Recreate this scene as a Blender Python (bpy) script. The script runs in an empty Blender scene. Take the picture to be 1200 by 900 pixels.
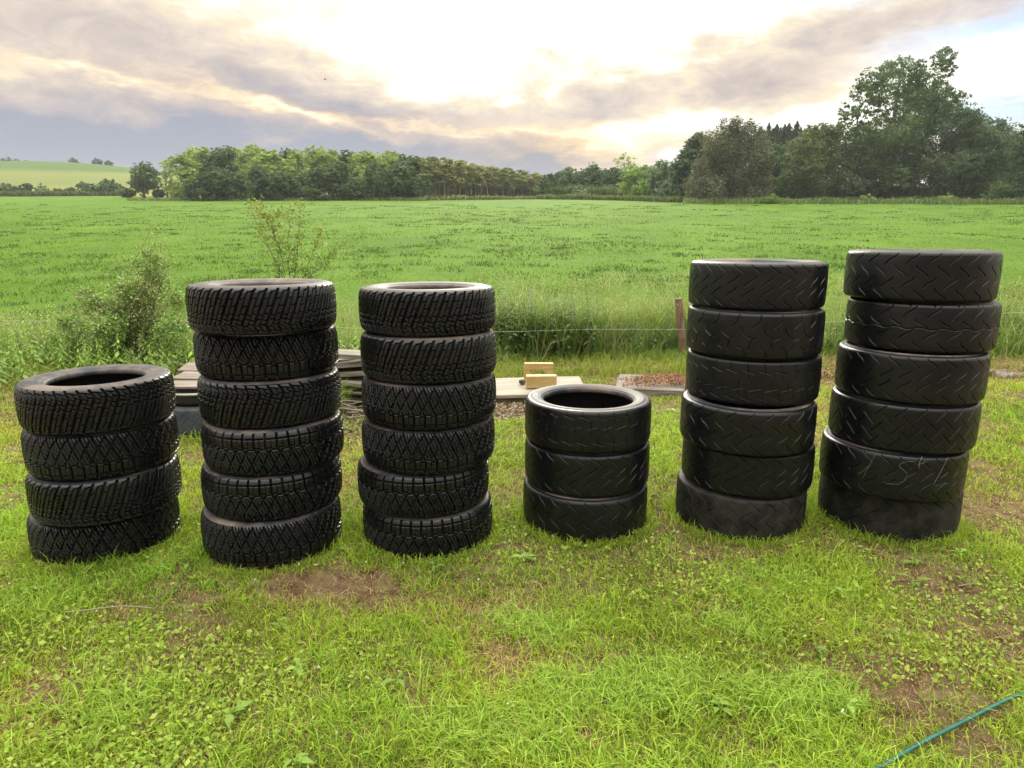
import bpy, math, random
import numpy as np
from mathutils import Vector

R_ = math.radians
rng = np.random.default_rng(11)
random.seed(5)
SC = bpy.context.scene
COL = SC.collection

# ------------------------------------------------------------------ camera
H = 1.42; F = 780.0; PITCH = math.atan((450 - 278) / F)
cam_d = bpy.data.cameras.new('camera'); cam = bpy.data.objects.new('camera', cam_d); COL.objects.link(cam)
cam_d.sensor_width = 36; cam_d.lens = F / 1200 * 36; cam_d.clip_start = .05; cam_d.clip_end = 6000
cam.location = (0, 0, H); cam.rotation_euler = (R_(90) - PITCH, 0, 0)
SC.camera = cam

def ray(px, py):
    a = (px - 600) / F; t = (450 - py) / F
    return np.array([a, math.cos(PITCH) + t * math.sin(PITCH), -math.sin(PITCH) + t * math.cos(PITCH)])
def G(px, py, z=0.0):                 # point of the level z that stands at this place of the view
    d = ray(px, py); k = (z - H) / d[2]
    return np.array([d[0] * k, d[1] * k, z])
def AT(px, py, Y):                    # point at distance Y
    d = ray(px, py); k = Y / d[1]
    return np.array([d[0] * k, Y, H + d[2] * k])

# ------------------------------------------------------------------ world
EXPO = 1.0
SC.view_settings.view_transform = 'Standard'; SC.view_settings.look = 'None'
SC.view_settings.exposure = EXPO; SC.view_settings.gamma = 1; SC.view_settings.use_curve_mapping = False
SUN_EL, SUN_AZ = R_(24), R_(2)
W = bpy.data.worlds.new('World'); SC.world = W; W.use_nodes = True
nt = W.node_tree; N = nt.nodes; L = nt.links; N.clear()
out = N.new('ShaderNodeOutputWorld'); bg = N.new('ShaderNodeBackground'); bg.inputs[1].default_value = .1
L.new(bg.outputs[0], out.inputs[0])
sky = N.new('ShaderNodeTexSky'); sky.sky_type = 'NISHITA'; sky.sun_disc = False
sky.sun_elevation = SUN_EL; sky.sun_rotation = SUN_AZ; sky.air_density = 1; sky.dust_density = 1.5

def mth(op, a, b=None, c=None):
    n = N.new('ShaderNodeMath'); n.operation = op
    for i, v in enumerate((a, b, c)):
        if v is None: continue
        if isinstance(v, (int, float)): n.inputs[i].default_value = v
        else: L.new(v, n.inputs[i])
    return n.outputs[0]
tc = N.new('ShaderNodeTexCoord'); sp = N.new('ShaderNodeSeparateXYZ'); L.new(tc.outputs['Generated'], sp.inputs[0])
DX, DY, DZ = sp.outputs
az = mth('ARCTAN2', DX, DY)
hyp = mth('SQRT', mth('ADD', mth('MULTIPLY', DX, DX), mth('MULTIPLY', DY, DY)))
el = mth('ARCTAN2', DZ, hyp)
def comb(x, y, z=0.0):
    n = N.new('ShaderNodeCombineXYZ')
    for i, v in enumerate((x, y, z)):
        if isinstance(v, (int, float)): n.inputs[i].default_value = v
        else: L.new(v, n.inputs[i])
    return n.outputs[0]
def noise(vec, scale, det=5, rough=.55, dist=0.0, colr=False):
    n = N.new('ShaderNodeTexNoise'); n.inputs['Scale'].default_value = scale; n.inputs['Detail'].default_value = det
    n.inputs['Roughness'].default_value = rough; n.inputs['Distortion'].default_value = dist; L.new(vec, n.inputs['Vector'])
    return n.outputs[1 if colr else 0]
def vm(op, a, b):
    n = N.new('ShaderNodeVectorMath'); n.operation = op
    for i, v in enumerate((a, b)):
        if isinstance(v, tuple): n.inputs[i].default_value = v
        else: L.new(v, n.inputs[i])
    return n
base = comb(az, el, 0.0)
nv = comb(mth('MULTIPLY', az, 1.0), mth('MULTIPLY', el, 3.0), mth('MULTIPLY', DY, .3))
warp = noise(nv, 7.0, 7, .62, 0, True)
w0 = vm('SUBTRACT', warp, (.5, .5, .5)).outputs[0]
w1 = vm('MULTIPLY', w0, (.20, .095, 0)).outputs[0]
P = vm('ADD', base, w1).outputs[0]
def aze(px, py):
    d = ray(px, py); return math.atan2(d[0], d[1]), math.atan2(d[2], math.hypot(d[0], d[1]))
def blob(px, py, rx, ry, rot, amp):
    a, e = aze(px, py)
    m = N.new('ShaderNodeMapping'); m.vector_type = 'TEXTURE'
    m.inputs['Location'].default_value = (a, e, 0); m.inputs['Rotation'].default_value = (0, 0, R_(rot))
    m.inputs['Scale'].default_value = (rx / 800, ry / 800, 1); L.new(P, m.inputs['Vector'])
    d = vm('DOT_PRODUCT', m.outputs[0], m.outputs[0]).outputs['Value']
    return mth('MULTIPLY', mth('EXPONENT', mth('MULTIPLY', d, -1.0)), amp)
def total(lst, start=None):
    s = start
    for b in lst:
        v = blob(*b); s = v if s is None else mth('ADD', s, v)
    return s
# greyness of the cloud deck (positive = darker cloud)
n1 = noise(comb(az, mth('MULTIPLY', el, 2.3), DY), 13.0, 8, .62, .6)
n2 = noise(comb(az, mth('MULTIPLY', el, 2.2), DY), 2.2, 4, .5)
g0 = mth('ADD', mth('MULTIPLY', mth('SUBTRACT', n1, .5), 1.35), mth('MULTIPLY', mth('SUBTRACT', n2, .5), .25))
g = total([
    (90, 175, 420, 36, 0, .85), (-300, 170, 320, 60, 0, .85), (350, 172, 240, 22, -2, .42), (560, 185, 160, 16, 0, .5), (100, 100, 300, 60, -8, .36), (80, 20, 200, 45, -8, .34), (300, 80, 150, 28, -10, .25),
    (330, 108, 130, 22, -12, .25), (480, 140, 190, 18, -9, .42),
    (650, 66, 55, 19, 2, .62), (590, 130, 150, 14, 0, .36), (712, 118, 62, 20, 18, .46), (640, 196, 75, 16, 0, .55),
    (880, 104, 105, 17, 0, .60), (930, 64, 130, 20, 10, .33), (1050, 20, 190, 20, 8, .48), (1240, 0, 200, 22, 10, .35), (1200, 118, 60, 4, 4, .5), (1190, 132, 50, 4, 0, .5), (1010, 190, 200, 25, 0, .1),
    # bright breaks
    (140, 98, 150, 6, -6, -.5), (330, 128, 110, 7, -14, -.75), (515, 148, 140, 5, -4, -.6), (560, 50, 230, 45, 0, -.5), (520, 95, 120, 25, 0, -.25), (790, 30, 140, 30, 0, -.4),
    (690, 168, 60, 14, 0, -.55), (880, 140, 160, 10, 0, -.3), (1120, 80, 120, 40, 10, -.4), (20, 88, 60, 6, 0, -.3), (797, 98, 20, 34, 0, -.3), (560, 100, 40, 14, 0, -.2), (960, 100, 40, 10, 0, -.2),
], g0)
g = mth('MULTIPLY', mth('ADD', g, .10), .84)
up = mth('MULTIPLY', mth('MAXIMUM', mth('SUBTRACT', el, .30), 0.0), -.4)
g = mth('ADD', g, up)
ramp = N.new('ShaderNodeValToRGB'); L.new(mth('MULTIPLY', mth('ADD', g, .4), .625), ramp.inputs[0])
cr = ramp.color_ramp
def disp(r, g_, b, k=1.0):
    f = lambda c: ((c / 255 + .055) / 1.055) ** 2.4 if c > 10 else c / 255 / 12.92
    return tuple(min(f(c) * k, 9) for c in (r, g_, b)) + (1,)
stops = [(0, disp(255, 253, 248, 1.55)), (.27, disp(255, 252, 238, 1.1)), (.38, disp(253, 238, 210)), (.5, disp(238, 221, 207)), (.66, disp(212, 198, 193)), (.85, disp(182, 175, 184)), (1, disp(155, 160, 181))]
cr.elements[0].position = 0; cr.elements[0].color = stops[0][1]
cr.elements[1].position = 1; cr.elements[1].color = stops[-1][1]
for p_, c_ in stops[1:-1]:
    e_ = cr.elements.new(p_); e_.color = c_
# warm low glow where the sun sits behind the clouds, and its pale yellow light on cloud edges
warm = total([(690, 165, 80, 22, 0, .8), (610, 175, 90, 20, 0, .35), (330, 128, 130, 12, -12, .5), (140, 98, 170, 12, -5, .3), (520, 148, 150, 8, -4, .45), (950, 98, 120, 20, 0, .25)])
warm = mth('MINIMUM', warm, 1.0)
mx = N.new('ShaderNodeMix'); mx.data_type = 'RGBA'; mx.blend_type = 'MULTIPLY'
L.new(warm, mx.inputs['Factor']); L.new(ramp.outputs[0], mx.inputs['A']); mx.inputs['B'].default_value = (1.08, .92, .70, 1)
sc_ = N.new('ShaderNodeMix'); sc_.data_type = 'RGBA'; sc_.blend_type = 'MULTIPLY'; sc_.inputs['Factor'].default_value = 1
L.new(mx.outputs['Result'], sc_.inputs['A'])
# sky overhead, out of view, raised to put more light on the lawn
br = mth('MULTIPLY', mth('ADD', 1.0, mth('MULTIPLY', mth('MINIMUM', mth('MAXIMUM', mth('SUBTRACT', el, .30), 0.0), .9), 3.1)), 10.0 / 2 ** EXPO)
# unseen low sky behind the camera, dimmed so the tyre faces stay black
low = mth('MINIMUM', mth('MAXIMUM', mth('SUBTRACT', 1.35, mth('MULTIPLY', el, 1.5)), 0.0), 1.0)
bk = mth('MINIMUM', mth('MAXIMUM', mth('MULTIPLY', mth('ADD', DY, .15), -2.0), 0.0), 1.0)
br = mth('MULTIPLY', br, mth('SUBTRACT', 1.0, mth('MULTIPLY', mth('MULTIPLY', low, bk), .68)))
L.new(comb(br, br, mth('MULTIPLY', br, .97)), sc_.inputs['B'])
gap = mth('MINIMUM', total([(1180, 128, 60, 16, 0, .75), (1185, 26, 90, 16, 10, .75), (790, 186, 22, 9, 0, .7), (1000, 3, 90, 8, 6, .3)]), .8)
mg = N.new('ShaderNodeMix'); mg.data_type = 'RGBA'; L.new(gap, mg.inputs['Factor'])
sk2 = N.new('ShaderNodeMix'); sk2.data_type = 'RGBA'; sk2.blend_type = 'MULTIPLY'; sk2.inputs['Factor'].default_value = 1
L.new(sky.outputs[0], sk2.inputs['A']); sk2.inputs['B'].default_value = (.42, .55, .80, 1)
L.new(sc_.outputs['Result'], mg.inputs['A']); L.new(sk2.outputs['Result'], mg.inputs['B'])
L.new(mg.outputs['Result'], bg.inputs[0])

sun_d = bpy.data.lights.new('sun', 'SUN'); sun_d.energy = 1.5; sun_d.angle = R_(22); sun_d.color = (1, .93, .80)
sun = bpy.data.objects.new('sun', sun_d); COL.objects.link(sun)
sun.rotation_euler = (-(R_(90) - SUN_EL), 0, -SUN_AZ)

# ------------------------------------------------------------------ helpers
def mesh_np(name, co, faces, mat=None, cols=None, smooth=False):
    """faces: list of (n,k) int arrays, k = corners per face"""
    me = bpy.data.meshes.new(name); co = np.asarray(co, np.float32)
    me.vertices.add(len(co)); me.vertices.foreach_set('co', co.ravel())
    fl = [np.asarray(f, np.int32) for f in faces if len(f)]
    idx = np.concatenate([f.ravel() for f in fl]); tot = np.concatenate([np.full(len(f), f.shape[1], np.int32) for f in fl])
    st = np.concatenate([[0], np.cumsum(tot)[:-1]]).astype(np.int32)
    me.loops.add(len(idx)); me.loops.foreach_set('vertex_index', idx)
    me.polygons.add(len(tot)); me.polygons.foreach_set('loop_start', st)
    me.update(calc_edges=True)
    me.polygons.foreach_set('use_smooth', np.full(len(tot), bool(smooth)))
    if cols is not None:
        a = me.color_attributes.new('Col', 'FLOAT_COLOR', 'POINT')
        c4 = np.ones((len(co), 4), np.float32); c4[:, :3] = cols; a.data.foreach_set('color', c4.ravel())
    if mat: me.materials.append(mat)
    me.validate()
    return me
def ob(name, me, parent=None, loc=(0, 0, 0), rz=0.0):
    o = bpy.data.objects.new(name, me); COL.objects.link(o); o.location = loc; o.rotation_euler = (0, 0, rz)
    if parent: o.parent = parent
    return o
def empty(name, loc=(0, 0, 0), rz=0.0):
    o = ob(name, None, None, loc, rz); o.empty_display_size = .1; return o
def tag(o, label=None, cat=None, group=None, kind=None):
    if label: o['label'] = label
    if cat: o['category'] = cat
    if group: o['group'] = group
    if kind: o['kind'] = kind
    return o
class MB:
    """collects boxes and tubes into one mesh"""
    def __init__(s): s.v = []; s.f = {}; s.n = 0
    def add(s, v, fs):
        for f in fs: s.f.setdefault(len(f), []).append([i + s.n for i in f])
        s.v.append(np.asarray(v, float)); s.n += len(v)
    def box(s, c, size, rz=0, rx=0, ry=0, bev=.004, jit=0):
        sx, sy, sz = [q / 2 for q in size]; b = min(bev, sx * .6, sy * .6, sz * .6); vs = []
        ring = lambda z, k: [(-sx + k, -sy, z), (sx - k, -sy, z), (sx, -sy + k, z), (sx, sy - k, z), (sx - k, sy, z), (-sx + k, sy, z), (-sx, sy - k, z), (-sx, -sy + k, z)]
        def ins(z): return [(-sx + 2*b, -sy + b, z), (sx - 2*b, -sy + b, z), (sx - b, -sy + 2*b, z), (sx - b, sy - 2*b, z), (sx - 2*b, sy - b, z), (-sx + 2*b, sy - b, z), (-sx + b, sy - 2*b, z), (-sx + b, -sy + 2*b, z)]
        v = np.array(ins(-sz) + ring(-sz + b, b) + ring(sz - b, b) + ins(sz))
        if jit: v += rng.normal(0, jit, v.shape)
        from mathutils import Euler
        M = np.array(Euler((rx, ry, rz)).to_matrix()); v = v @ M.T + np.array(c)
        fs = [list(range(7, -1, -1)), list(range(24, 32))]
        for r in range(3):
            for i in range(8): fs.append([r*8+i, r*8+(i+1) % 8, r*8+8+(i+1) % 8, r*8+8+i])
        s.add(v, fs)
    def tube(s, pts, rad, k=7, cap=True):
        pts = np.asarray(pts, float); n = len(pts); rad = np.broadcast_to(np.asarray(rad, float), (n,))
        t = np.gradient(pts, axis=0); t /= np.linalg.norm(t, axis=1)[:, None] + 1e-9
        ref = np.array([0, 0, 1.]) if abs(t[:, 2].mean()) < .8 else np.array([1., 0, 0])
        a = np.cross(t, ref); a /= np.linalg.norm(a, axis=1)[:, None] + 1e-9; b = np.cross(t, a)
        th = np.linspace(0, 2*np.pi, k, endpoint=False)
        v = (pts[:, None] + rad[:, None, None] * (np.cos(th)[None, :, None]*a[:, None] + np.sin(th)[None, :, None]*b[:, None])).reshape(-1, 3)
        fs = [[i*k+j, i*k+(j+1) % k, (i+1)*k+(j+1) % k, (i+1)*k+j] for i in range(n-1) for j in range(k)]
        if cap: fs += [list(range(k))[::-1], [(n-1)*k+j for j in range(k)]]
        s.add(v, fs)
    def build(s, name, mat, parent=None, smooth=False):
        return ob(name, s.mesh(name, mat, smooth), parent)
    def mesh(s, name, mat, smooth=False):
        return mesh_np(name, np.concatenate(s.v), list(s.f.values()), mat, None, smooth)

def material(name):
    m = bpy.data.materials.new(name); m.use_nodes = True; t = m.node_tree
    return m, t, t.nodes['Principled BSDF'], t.nodes['Material Output']
def rough_mat(name, c1, c2, scale=8, rough=.8, bump=.3, stretch=(1, 1, 1), c3=None, spec=.5, bscale=None, lo=.35, hi=.65, bd=.01):
    m, t, b, o = material(name); n = t.nodes; l = t.links
    tcx = n.new('ShaderNodeTexCoord'); mp = n.new('ShaderNodeMapping'); mp.inputs['Scale'].default_value = stretch
    l.new(tcx.outputs['Object'], mp.inputs[0])
    nz = n.new('ShaderNodeTexNoise'); nz.inputs['Scale'].default_value = scale; nz.inputs['Detail'].default_value = 8; nz.inputs['Roughness'].default_value = .65
    l.new(mp.outputs[0], nz.inputs['Vector'])
    r = n.new('ShaderNodeValToRGB'); l.new(nz.outputs[0], r.inputs[0])
    r.color_ramp.elements[0].position = lo; r.color_ramp.elements[0].color = (*c1, 1); r.color_ramp.elements[1].position = hi; r.color_ramp.elements[1].color = (*c2, 1)
    if c3: e = r.color_ramp.elements.new(hi + .1 if hi < .85 else .98); e.color = (*c3, 1)
    l.new(r.outputs[0], b.inputs['Base Color'])
    nb = n.new('ShaderNodeTexNoise'); nb.inputs['Scale'].default_value = bscale or scale * 4; nb.inputs['Detail'].default_value = 6; l.new(mp.outputs[0], nb.inputs['Vector'])
    bp = n.new('ShaderNodeBump'); bp.inputs['Strength'].default_value = bump; bp.inputs['Distance'].default_value = bd; l.new(nb.outputs[0], bp.inputs['Height']); l.new(bp.outputs[0], b.inputs['Normal'])
    b.inputs['Roughness'].default_value = rough; b.inputs['Specular IOR Level'].default_value = spec
    return m
def leaf_mat(name, trans=.35, rough=.5, spec=.3, tint=(1.1, 1.15, .6)):
    m, t, b, o = material(name); n = t.nodes; l = t.links
    at = n.new('ShaderNodeAttribute'); at.attribute_name = 'Col'; l.new(at.outputs['Color'], b.inputs['Base Color'])
    b.inputs['Roughness'].default_value = rough; b.inputs['Specular IOR Level'].default_value = spec
    tr = n.new('ShaderNodeBsdfTranslucent'); mu = n.new('ShaderNodeMix'); mu.data_type = 'RGBA'; mu.blend_type = 'MULTIPLY'; mu.inputs['Factor'].default_value = 1
    l.new(at.outputs['Color'], mu.inputs['A']); mu.inputs['B'].default_value = (*tint, 1); l.new(mu.outputs['Result'], tr.inputs['Color'])
    ms = n.new('ShaderNodeMixShader'); ms.inputs[0].default_value = trans
    l.new(b.outputs[0], ms.inputs[1]); l.new(tr.outputs[0], ms.inputs[2]); l.new(ms.outputs[0], o.inputs[0])
    return m
M_GRASS = leaf_mat('grass', .42, .6, .12)
M_LEAF = leaf_mat('leaves', .3, .5, .25)
M_TREE = leaf_mat('tree_leaves', .28, .6, .15)
M_BARK = rough_mat('bark', (.07, .055, .04), (.16, .13, .10), 6, .9, .6, (1, 1, .25))
M_PALEBARK = rough_mat('pale_bark', (.20, .14, .10), (.34, .27, .20), 3, .85, .4, (1, 1, .3))
M_TWIG = rough_mat('twig', (.10, .07, .05), (.22, .17, .12), 20, .8, .3)

def smooth01(x, a, b):
    t = np.clip((np.asarray(x, float) - a) / (b - a), 0, 1); return t * t * (3 - 2 * t)
def vnoise(x, y, seed=0):
    """smooth value noise 0..1 for numpy arrays"""
    r = np.random.default_rng(seed).random((256, 256))
    xi = np.floor(x).astype(int); yi = np.floor(y).astype(int); fx = x - xi; fy = y - yi
    fx = fx * fx * (3 - 2 * fx); fy = fy * fy * (3 - 2 * fy); g_ = lambda i, j: r[i % 256, j % 256]
    return (g_(xi, yi)*(1-fx) + g_(xi+1, yi)*fx)*(1-fy) + (g_(xi, yi+1)*(1-fx) + g_(xi+1, yi+1)*fx)*fy
def fbm(x, y, seed=0, o=4):
    s = 0; a = .5
    for k in range(o): s = s + a * vnoise(x * 2**k, y * 2**k, seed + k); a *= .5
    return s / (1 - .5**o)

# ------------------------------------------------------------------ terrain
def hz(x, y):
    x = np.asarray(x, float); y = np.asarray(y, float)
    t = np.clip(y - 9.2, 0, None); z = .0722 * (t - 5*(1 - np.exp(-t/5)))
    z = z + .012 * np.clip(x, -3, 3) * smooth01(y, 11, 8)
    top = 13.6 + .0035 * np.clip(y - 190, 0, 500); z = np.where(y > 120, top - np.log1p(np.exp((top - z)*1.6))/1.6, z)
    z = z + .02 * (fbm(x * .9, y * .9, 3) - .5) * smooth01(y, -20, 6)
    z = z + .25 * (vnoise(x * .04 + 7, y * .05, 9) - .5) * smooth01(y, 25, 60)
    return z
def grid_axis(segs):
    o = []
    for a, b, n in segs: o += list(np.linspace(a, b, n, endpoint=False))
    return np.array(o + [segs[-1][1]])
def sheet(xs, ys, zf):
    X, Y = np.meshgrid(xs, ys); Z = zf(X, Y); v = np.stack([X, Y, Z], -1).reshape(-1, 3)
    nx = len(xs); i = np.arange(len(ys)-1)[:, None] * nx + np.arange(nx-1)[None]
    f = np.stack([i, i+1, i+1+nx, i+nx], -1).reshape(-1, 4)
    return v, f
def ground_mat():
    m, t, b, o = material('ground'); n = t.nodes; l = t.links
    geo = n.new('ShaderNodeNewGeometry'); sx = n.new('ShaderNodeSeparateXYZ'); l.new(geo.outputs['Position'], sx.inputs[0])
    def nz(scale, det=6, rough=.6, st=(1, 1, 1)):
        mp = n.new('ShaderNodeMapping'); mp.inputs['Scale'].default_value = st; l.new(geo.outputs['Position'], mp.inputs[0])
        q = n.new('ShaderNodeTexNoise'); q.inputs['Scale'].default_value = scale; q.inputs['Detail'].default_value = det; q.inputs['Roughness'].default_value = rough
        l.new(mp.outputs[0], q.inputs['Vector']); return q.outputs[0]
    def rp(f, st):
        r = n.new('ShaderNodeValToRGB'); l.new(f, r.inputs[0]); e = r.color_ramp.elements
        e[0].position, e[0].color = st[0][0], (*st[0][1], 1); e[1].position, e[1].color = st[-1][0], (*st[-1][1], 1)
        for p_, c_ in st[1:-1]: e.new(p_).color = (*c_, 1)
        return r.outputs[0]
    def mix(f, a, bb):
        q = n.new('ShaderNodeMix'); q.data_type = 'RGBA'; l.new(f, q.inputs['Factor']) if not isinstance(f, float) else setattr(q.inputs['Factor'], 'default_value', f)
        l.new(a, q.inputs['A']); l.new(bb, q.inputs['B']); return q.outputs['Result']
    soil = rp(nz(14), [(.3, (.06, .035, .022)), (.45, (.14, .085, .05)), (.6, (.20, .15, .08)), (.75, (.15, .17, .05))])
    fine = rp(nz(5, 8, .7), [(.32, (.05, .095, .009)), (.5, (.082, .145, .012)), (.7, (.12, .19, .02))])
    big = rp(nz(.22, 5, .6, (1, .7, 1)), [(.36, (.05, .105, .010)), (.52, (.078, .15, .012)), (.68, (.105, .185, .018))])
    fld = mix(.55, fine, big)
    mr = n.new('ShaderNodeMapRange'); l.new(sx.outputs[1], mr.inputs[0]); mr.inputs[1].default_value = 8.8; mr.inputs[2].default_value = 9.6
    l.new(mix(mr.outputs[0], soil, fld), b.inputs['Base Color'])
    b.inputs['Roughness'].default_value = .95; b.inputs['Specular IOR Level'].default_value = .1
    bp = n.new('ShaderNodeBump'); bp.inputs['Strength'].default_value = .8; bp.inputs['Distance'].default_value = .06; l.new(nz(14, 8, .75), bp.inputs['Height']); l.new(bp.outputs[0], b.inputs['Normal'])
    return m
v, f = sheet(grid_axis([(-3000, -300, 12), (-300, -20, 50), (-20, 20, 130), (20, 300, 50), (300, 3000, 12)]), grid_axis([(-400, -5, 8), (-5, 12, 90), (12, 200, 90), (200, 4000, 16)]), hz)
tag(ob('ground', mesh_np('ground', v, [f], ground_mat(), None, True)), kind='structure')

# hill far to the left, a crop field with tramlines
def hill_h(x, y):
    dx = x + 290; s = np.where(dx < 0, 78., 125.)
    return 11 + 35.4 * np.exp(-dx**2 / (2*s**2)) * np.exp(-(y - 430)**2 / (2 * 75.**2)) + .25 * (fbm(x*.05, y*.05, 21) - .5)
v, f = sheet(np.linspace(-760, 160, 140), np.linspace(235, 760, 90), hill_h)
mh, t, b, o = material('crop_hill'); n = t.nodes; l = t.links
geo = n.new('ShaderNodeNewGeometry'); sx = n.new('ShaderNodeSeparateXYZ'); l.new(geo.outputs['Position'], sx.inputs[0])
nz1 = n.new('ShaderNodeTexNoise'); nz1.inputs['Scale'].default_value = .03; nz1.inputs['Detail'].default_value = 6; l.new(geo.outputs['Position'], nz1.inputs['Vector'])
ad = n.new('ShaderNodeMath'); ad.operation = 'MULTIPLY_ADD'; l.new(nz1.outputs[0], ad.inputs[0]); ad.inputs[1].default_value = 5; l.new(sx.outputs[2], ad.inputs[2])
mr = n.new('ShaderNodeMapRange'); mr.inputs[1].default_value = 16; mr.inputs[2].default_value = 50; l.new(ad.outputs[0], mr.inputs[0])
r = n.new('ShaderNodeValToRGB'); l.new(mr.outputs[0], r.inputs[0]); e = r.color_ramp.elements
e[0].position, e[0].color = .12, (.15, .155, .035, 1); e[1].position, e[1].color = 1, (.07, .115, .03, 1)
for p_, c_ in ((.25, (.21, .175, .045)), (.42, (.125, .15, .04)), (.62, (.15, .17, .045)), (.72, (.065, .115, .028))): e.new(p_).color = (*c_, 1)
l.new(r.outputs[0], b.inputs['Base Color']); b.inputs['Roughness'].default_value = 1; b.inputs['Specular IOR Level'].default_value = .05
tag(ob('hill', mesh_np('hill', v, [f], mh, None, True)), kind='structure')

# ------------------------------------------------------------------ blades and leaves
def blades(pos, h, w, lean, cols, yaw=None, bendy=.5, tipcol=None):
    n = len(pos); yaw = rng.uniform(0, 2*np.pi, n) if yaw is None else yaw
    la = rng.uniform(0, 2*np.pi, n)
    side = np.stack([np.cos(yaw), np.sin(yaw), 0*yaw], -1); ld = np.stack([np.cos(la), np.sin(la), 0*la], -1)
    m = pos + ld * (lean*h*.35)[:, None] + np.array([0, 0, 1]) * (h*.58)[:, None]
    tp = pos + ld * (lean*h)[:, None] + np.array([0, 0, 1]) * (h*(1 - bendy*lean*.6))[:, None]
    hw = (w/2)[:, None] * side
    co = np.stack([pos-hw, pos+hw, m-hw*.8, m+hw*.8, tp], 1).reshape(-1, 3)
    i = np.arange(n)[:, None]*5
    q = i + np.array([[0, 1, 3, 2]]); tr = i + np.array([[2, 3, 4]])
    c = np.repeat(cols[:, None], 5, 1)
    if tipcol is not None: c[:, 4] = tipcol; c[:, 2:4] = (c[:, 2:4]*.6 + np.asarray(tipcol)[:, None]*.4) if np.ndim(tipcol) == 2 else c[:, 2:4]
    return co, q, tr, c.reshape(-1, 3)
def leaves(pos, size, cols, nrm=None, aspect=.6, flat=0.0):
    n = len(pos)
    d = rng.normal(size=(n, 3)) if nrm is None else nrm + rng.normal(size=(n, 3))*.5
    d[:, 2] += flat*2; d /= np.linalg.norm(d, axis=1)[:, None]
    a = np.cross(d, rng.normal(size=(n, 3))); a /= np.linalg.norm(a, axis=1)[:, None]; b_ = np.cross(d, a)
    s = size[:, None]
    co = np.stack([pos - a*s, pos + b_*s*aspect + a*s*.05, pos + a*s + d*s*.15, pos - b_*s*aspect + a*s*.05], 1).reshape(-1, 3)
    q = np.arange(n)[:, None]*4 + np.array([[0, 1, 2, 3]])
    return co, q, np.repeat(cols[:, None], 4, 1).reshape(-1, 3)
class Veg:
    def __init__(s): s.c = []; s.q = []; s.t = []; s.k = []; s.n = 0
    def blades(s, *a, **k):
        co, q, t, c = blades(*a, **k); s.c.append(co); s.q.append(q+s.n); s.t.append(t+s.n); s.k.append(c); s.n += len(co)
    def leaves(s, *a, **k):
        co, q, c = leaves(*a, **k); s.c.append(co); s.q.append(q+s.n); s.k.append(c); s.n += len(co)
    def mesh(s, name, mat):
        fs = [np.concatenate(s.q)] + ([np.concatenate(s.t)] if s.t else [])
        return mesh_np(name, np.concatenate(s.c), fs, mat, np.clip(np.concatenate(s.k), .002, .9))
def mixc(a, b, t): return np.asarray(a)*(1-t)[:, None] + np.asarray(b)*t[:, None]

# ------------------------------------------------------------------ tyre stacks (positions)
RA, RS = .204, .214            # height of one rally tyre / one slick tyre
TYRE_R = .315
stacks = [
    ('rally', -.027, [(-1.962, 3.01), (-1.922, 2.99), (-1.920, 3.005), (-1.909, 2.995)], .2075),
    ('rally', 0.0, [(-1.141, 2.97), (-1.134, 3.00), (-1.117, 3.01), (-1.124, 3.035), (-1.133, 3.06), (-1.112, 2.99)], .2045),
    ('rally', -.008, [(-.411, 3.06), (-.427, 3.06), (-.397, 3.062), (-.389, 3.064), (-.387, 3.075), (-.391, 3.10)], .202),
    ('slick', .008, [(.372, 3.21), (.380, 3.235), (.380, 3.24)], .213),
    ('slick', .010, [(1.166, 3.21), (1.185, 3.21), (1.155, 3.17), (1.188, 3.24), (1.180, 3.235), (1.184, 3.26)], .217),
    ('slick', .022, [(1.900, 3.17), (1.862, 3.12), (1.889, 3.125), (1.900, 3.13), (1.943, 3.17), (1.919, 3.178)], .2235),
]
foot = np.array([s[2][0] for s in stacks])

# ------------------------------------------------------------------ lawn
def patch(x, y, px, py, rx, ry):
    c = G(px, py); k = np.linalg.norm(c) / F
    dx = (x - c[0]) / (rx*k); dy = (y - c[1]) / (ry*k*2.0)
    return np.exp(-(dx*dx + dy*dy))
DRY = [(220, 742, 40, 16, 1.1), (350, 700, 110, 24, .40), (140, 720, 70, 22, .5), (440, 690, 60, 25, .7), (60, 790, 60, 18, .4), (1190, 780, 50, 35, .6), (1110, 690, 70, 18, .45),
       (1150, 610, 70, 28, .8), (840, 650, 60, 12, .5), (600, 780, 50, 22, .5), (740, 745, 60, 18, .6), (380, 850, 50, 25, .35), (660, 640, 70, 12, .5), (560, 720, 70, 20, .35), (80, 640, 60, 14, .2),
       (780, 450, 60, 10, 1.2), (600, 480, 50, 14, 1.3), (410, 490, 40, 22, 1.3), (1180, 410, 60, 30, 1.2), (880, 450, 160, 16, .8), (960, 720, 60, 20, .4), (0, 850, 60, 40, .4), (300, 620, 60, 10, .4), (1090, 820, 60, 20, .5), (510, 640, 60, 10, .6)]
def dryness(x, y):
    x = np.asarray(x, float); y = np.asarray(y, float); d = 0
    for px, py, rx, ry, a in DRY: d = d + a * patch(x, y, px, py, rx, ry)
    n_ = fbm(x*2.3, y*2.3, 40, 4); n2_ = fbm(x*9, y*9, 50, 3)
    return np.clip(d*(.35 + 1.3*n_) + (n_-.5)*1.3 + (n2_-.5)*.9 + .04, 0, 1.4)
def area_points(n, y0, y1, gamma, k=.78, pad=2.3):
    u = rng.random(int(n)); 
    y = (y0**(1-gamma) + u*(y1**(1-gamma) - y0**(1-gamma)))**(1/(1-gamma)) if gamma != 1 else y0*(y1/y0)**u
    hw = k*y + pad; x = rng.uniform(-1, 1, len(y))*hw
    keep = rng.random(len(y)) < 1.0
    return x[keep], y[keep]
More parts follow.
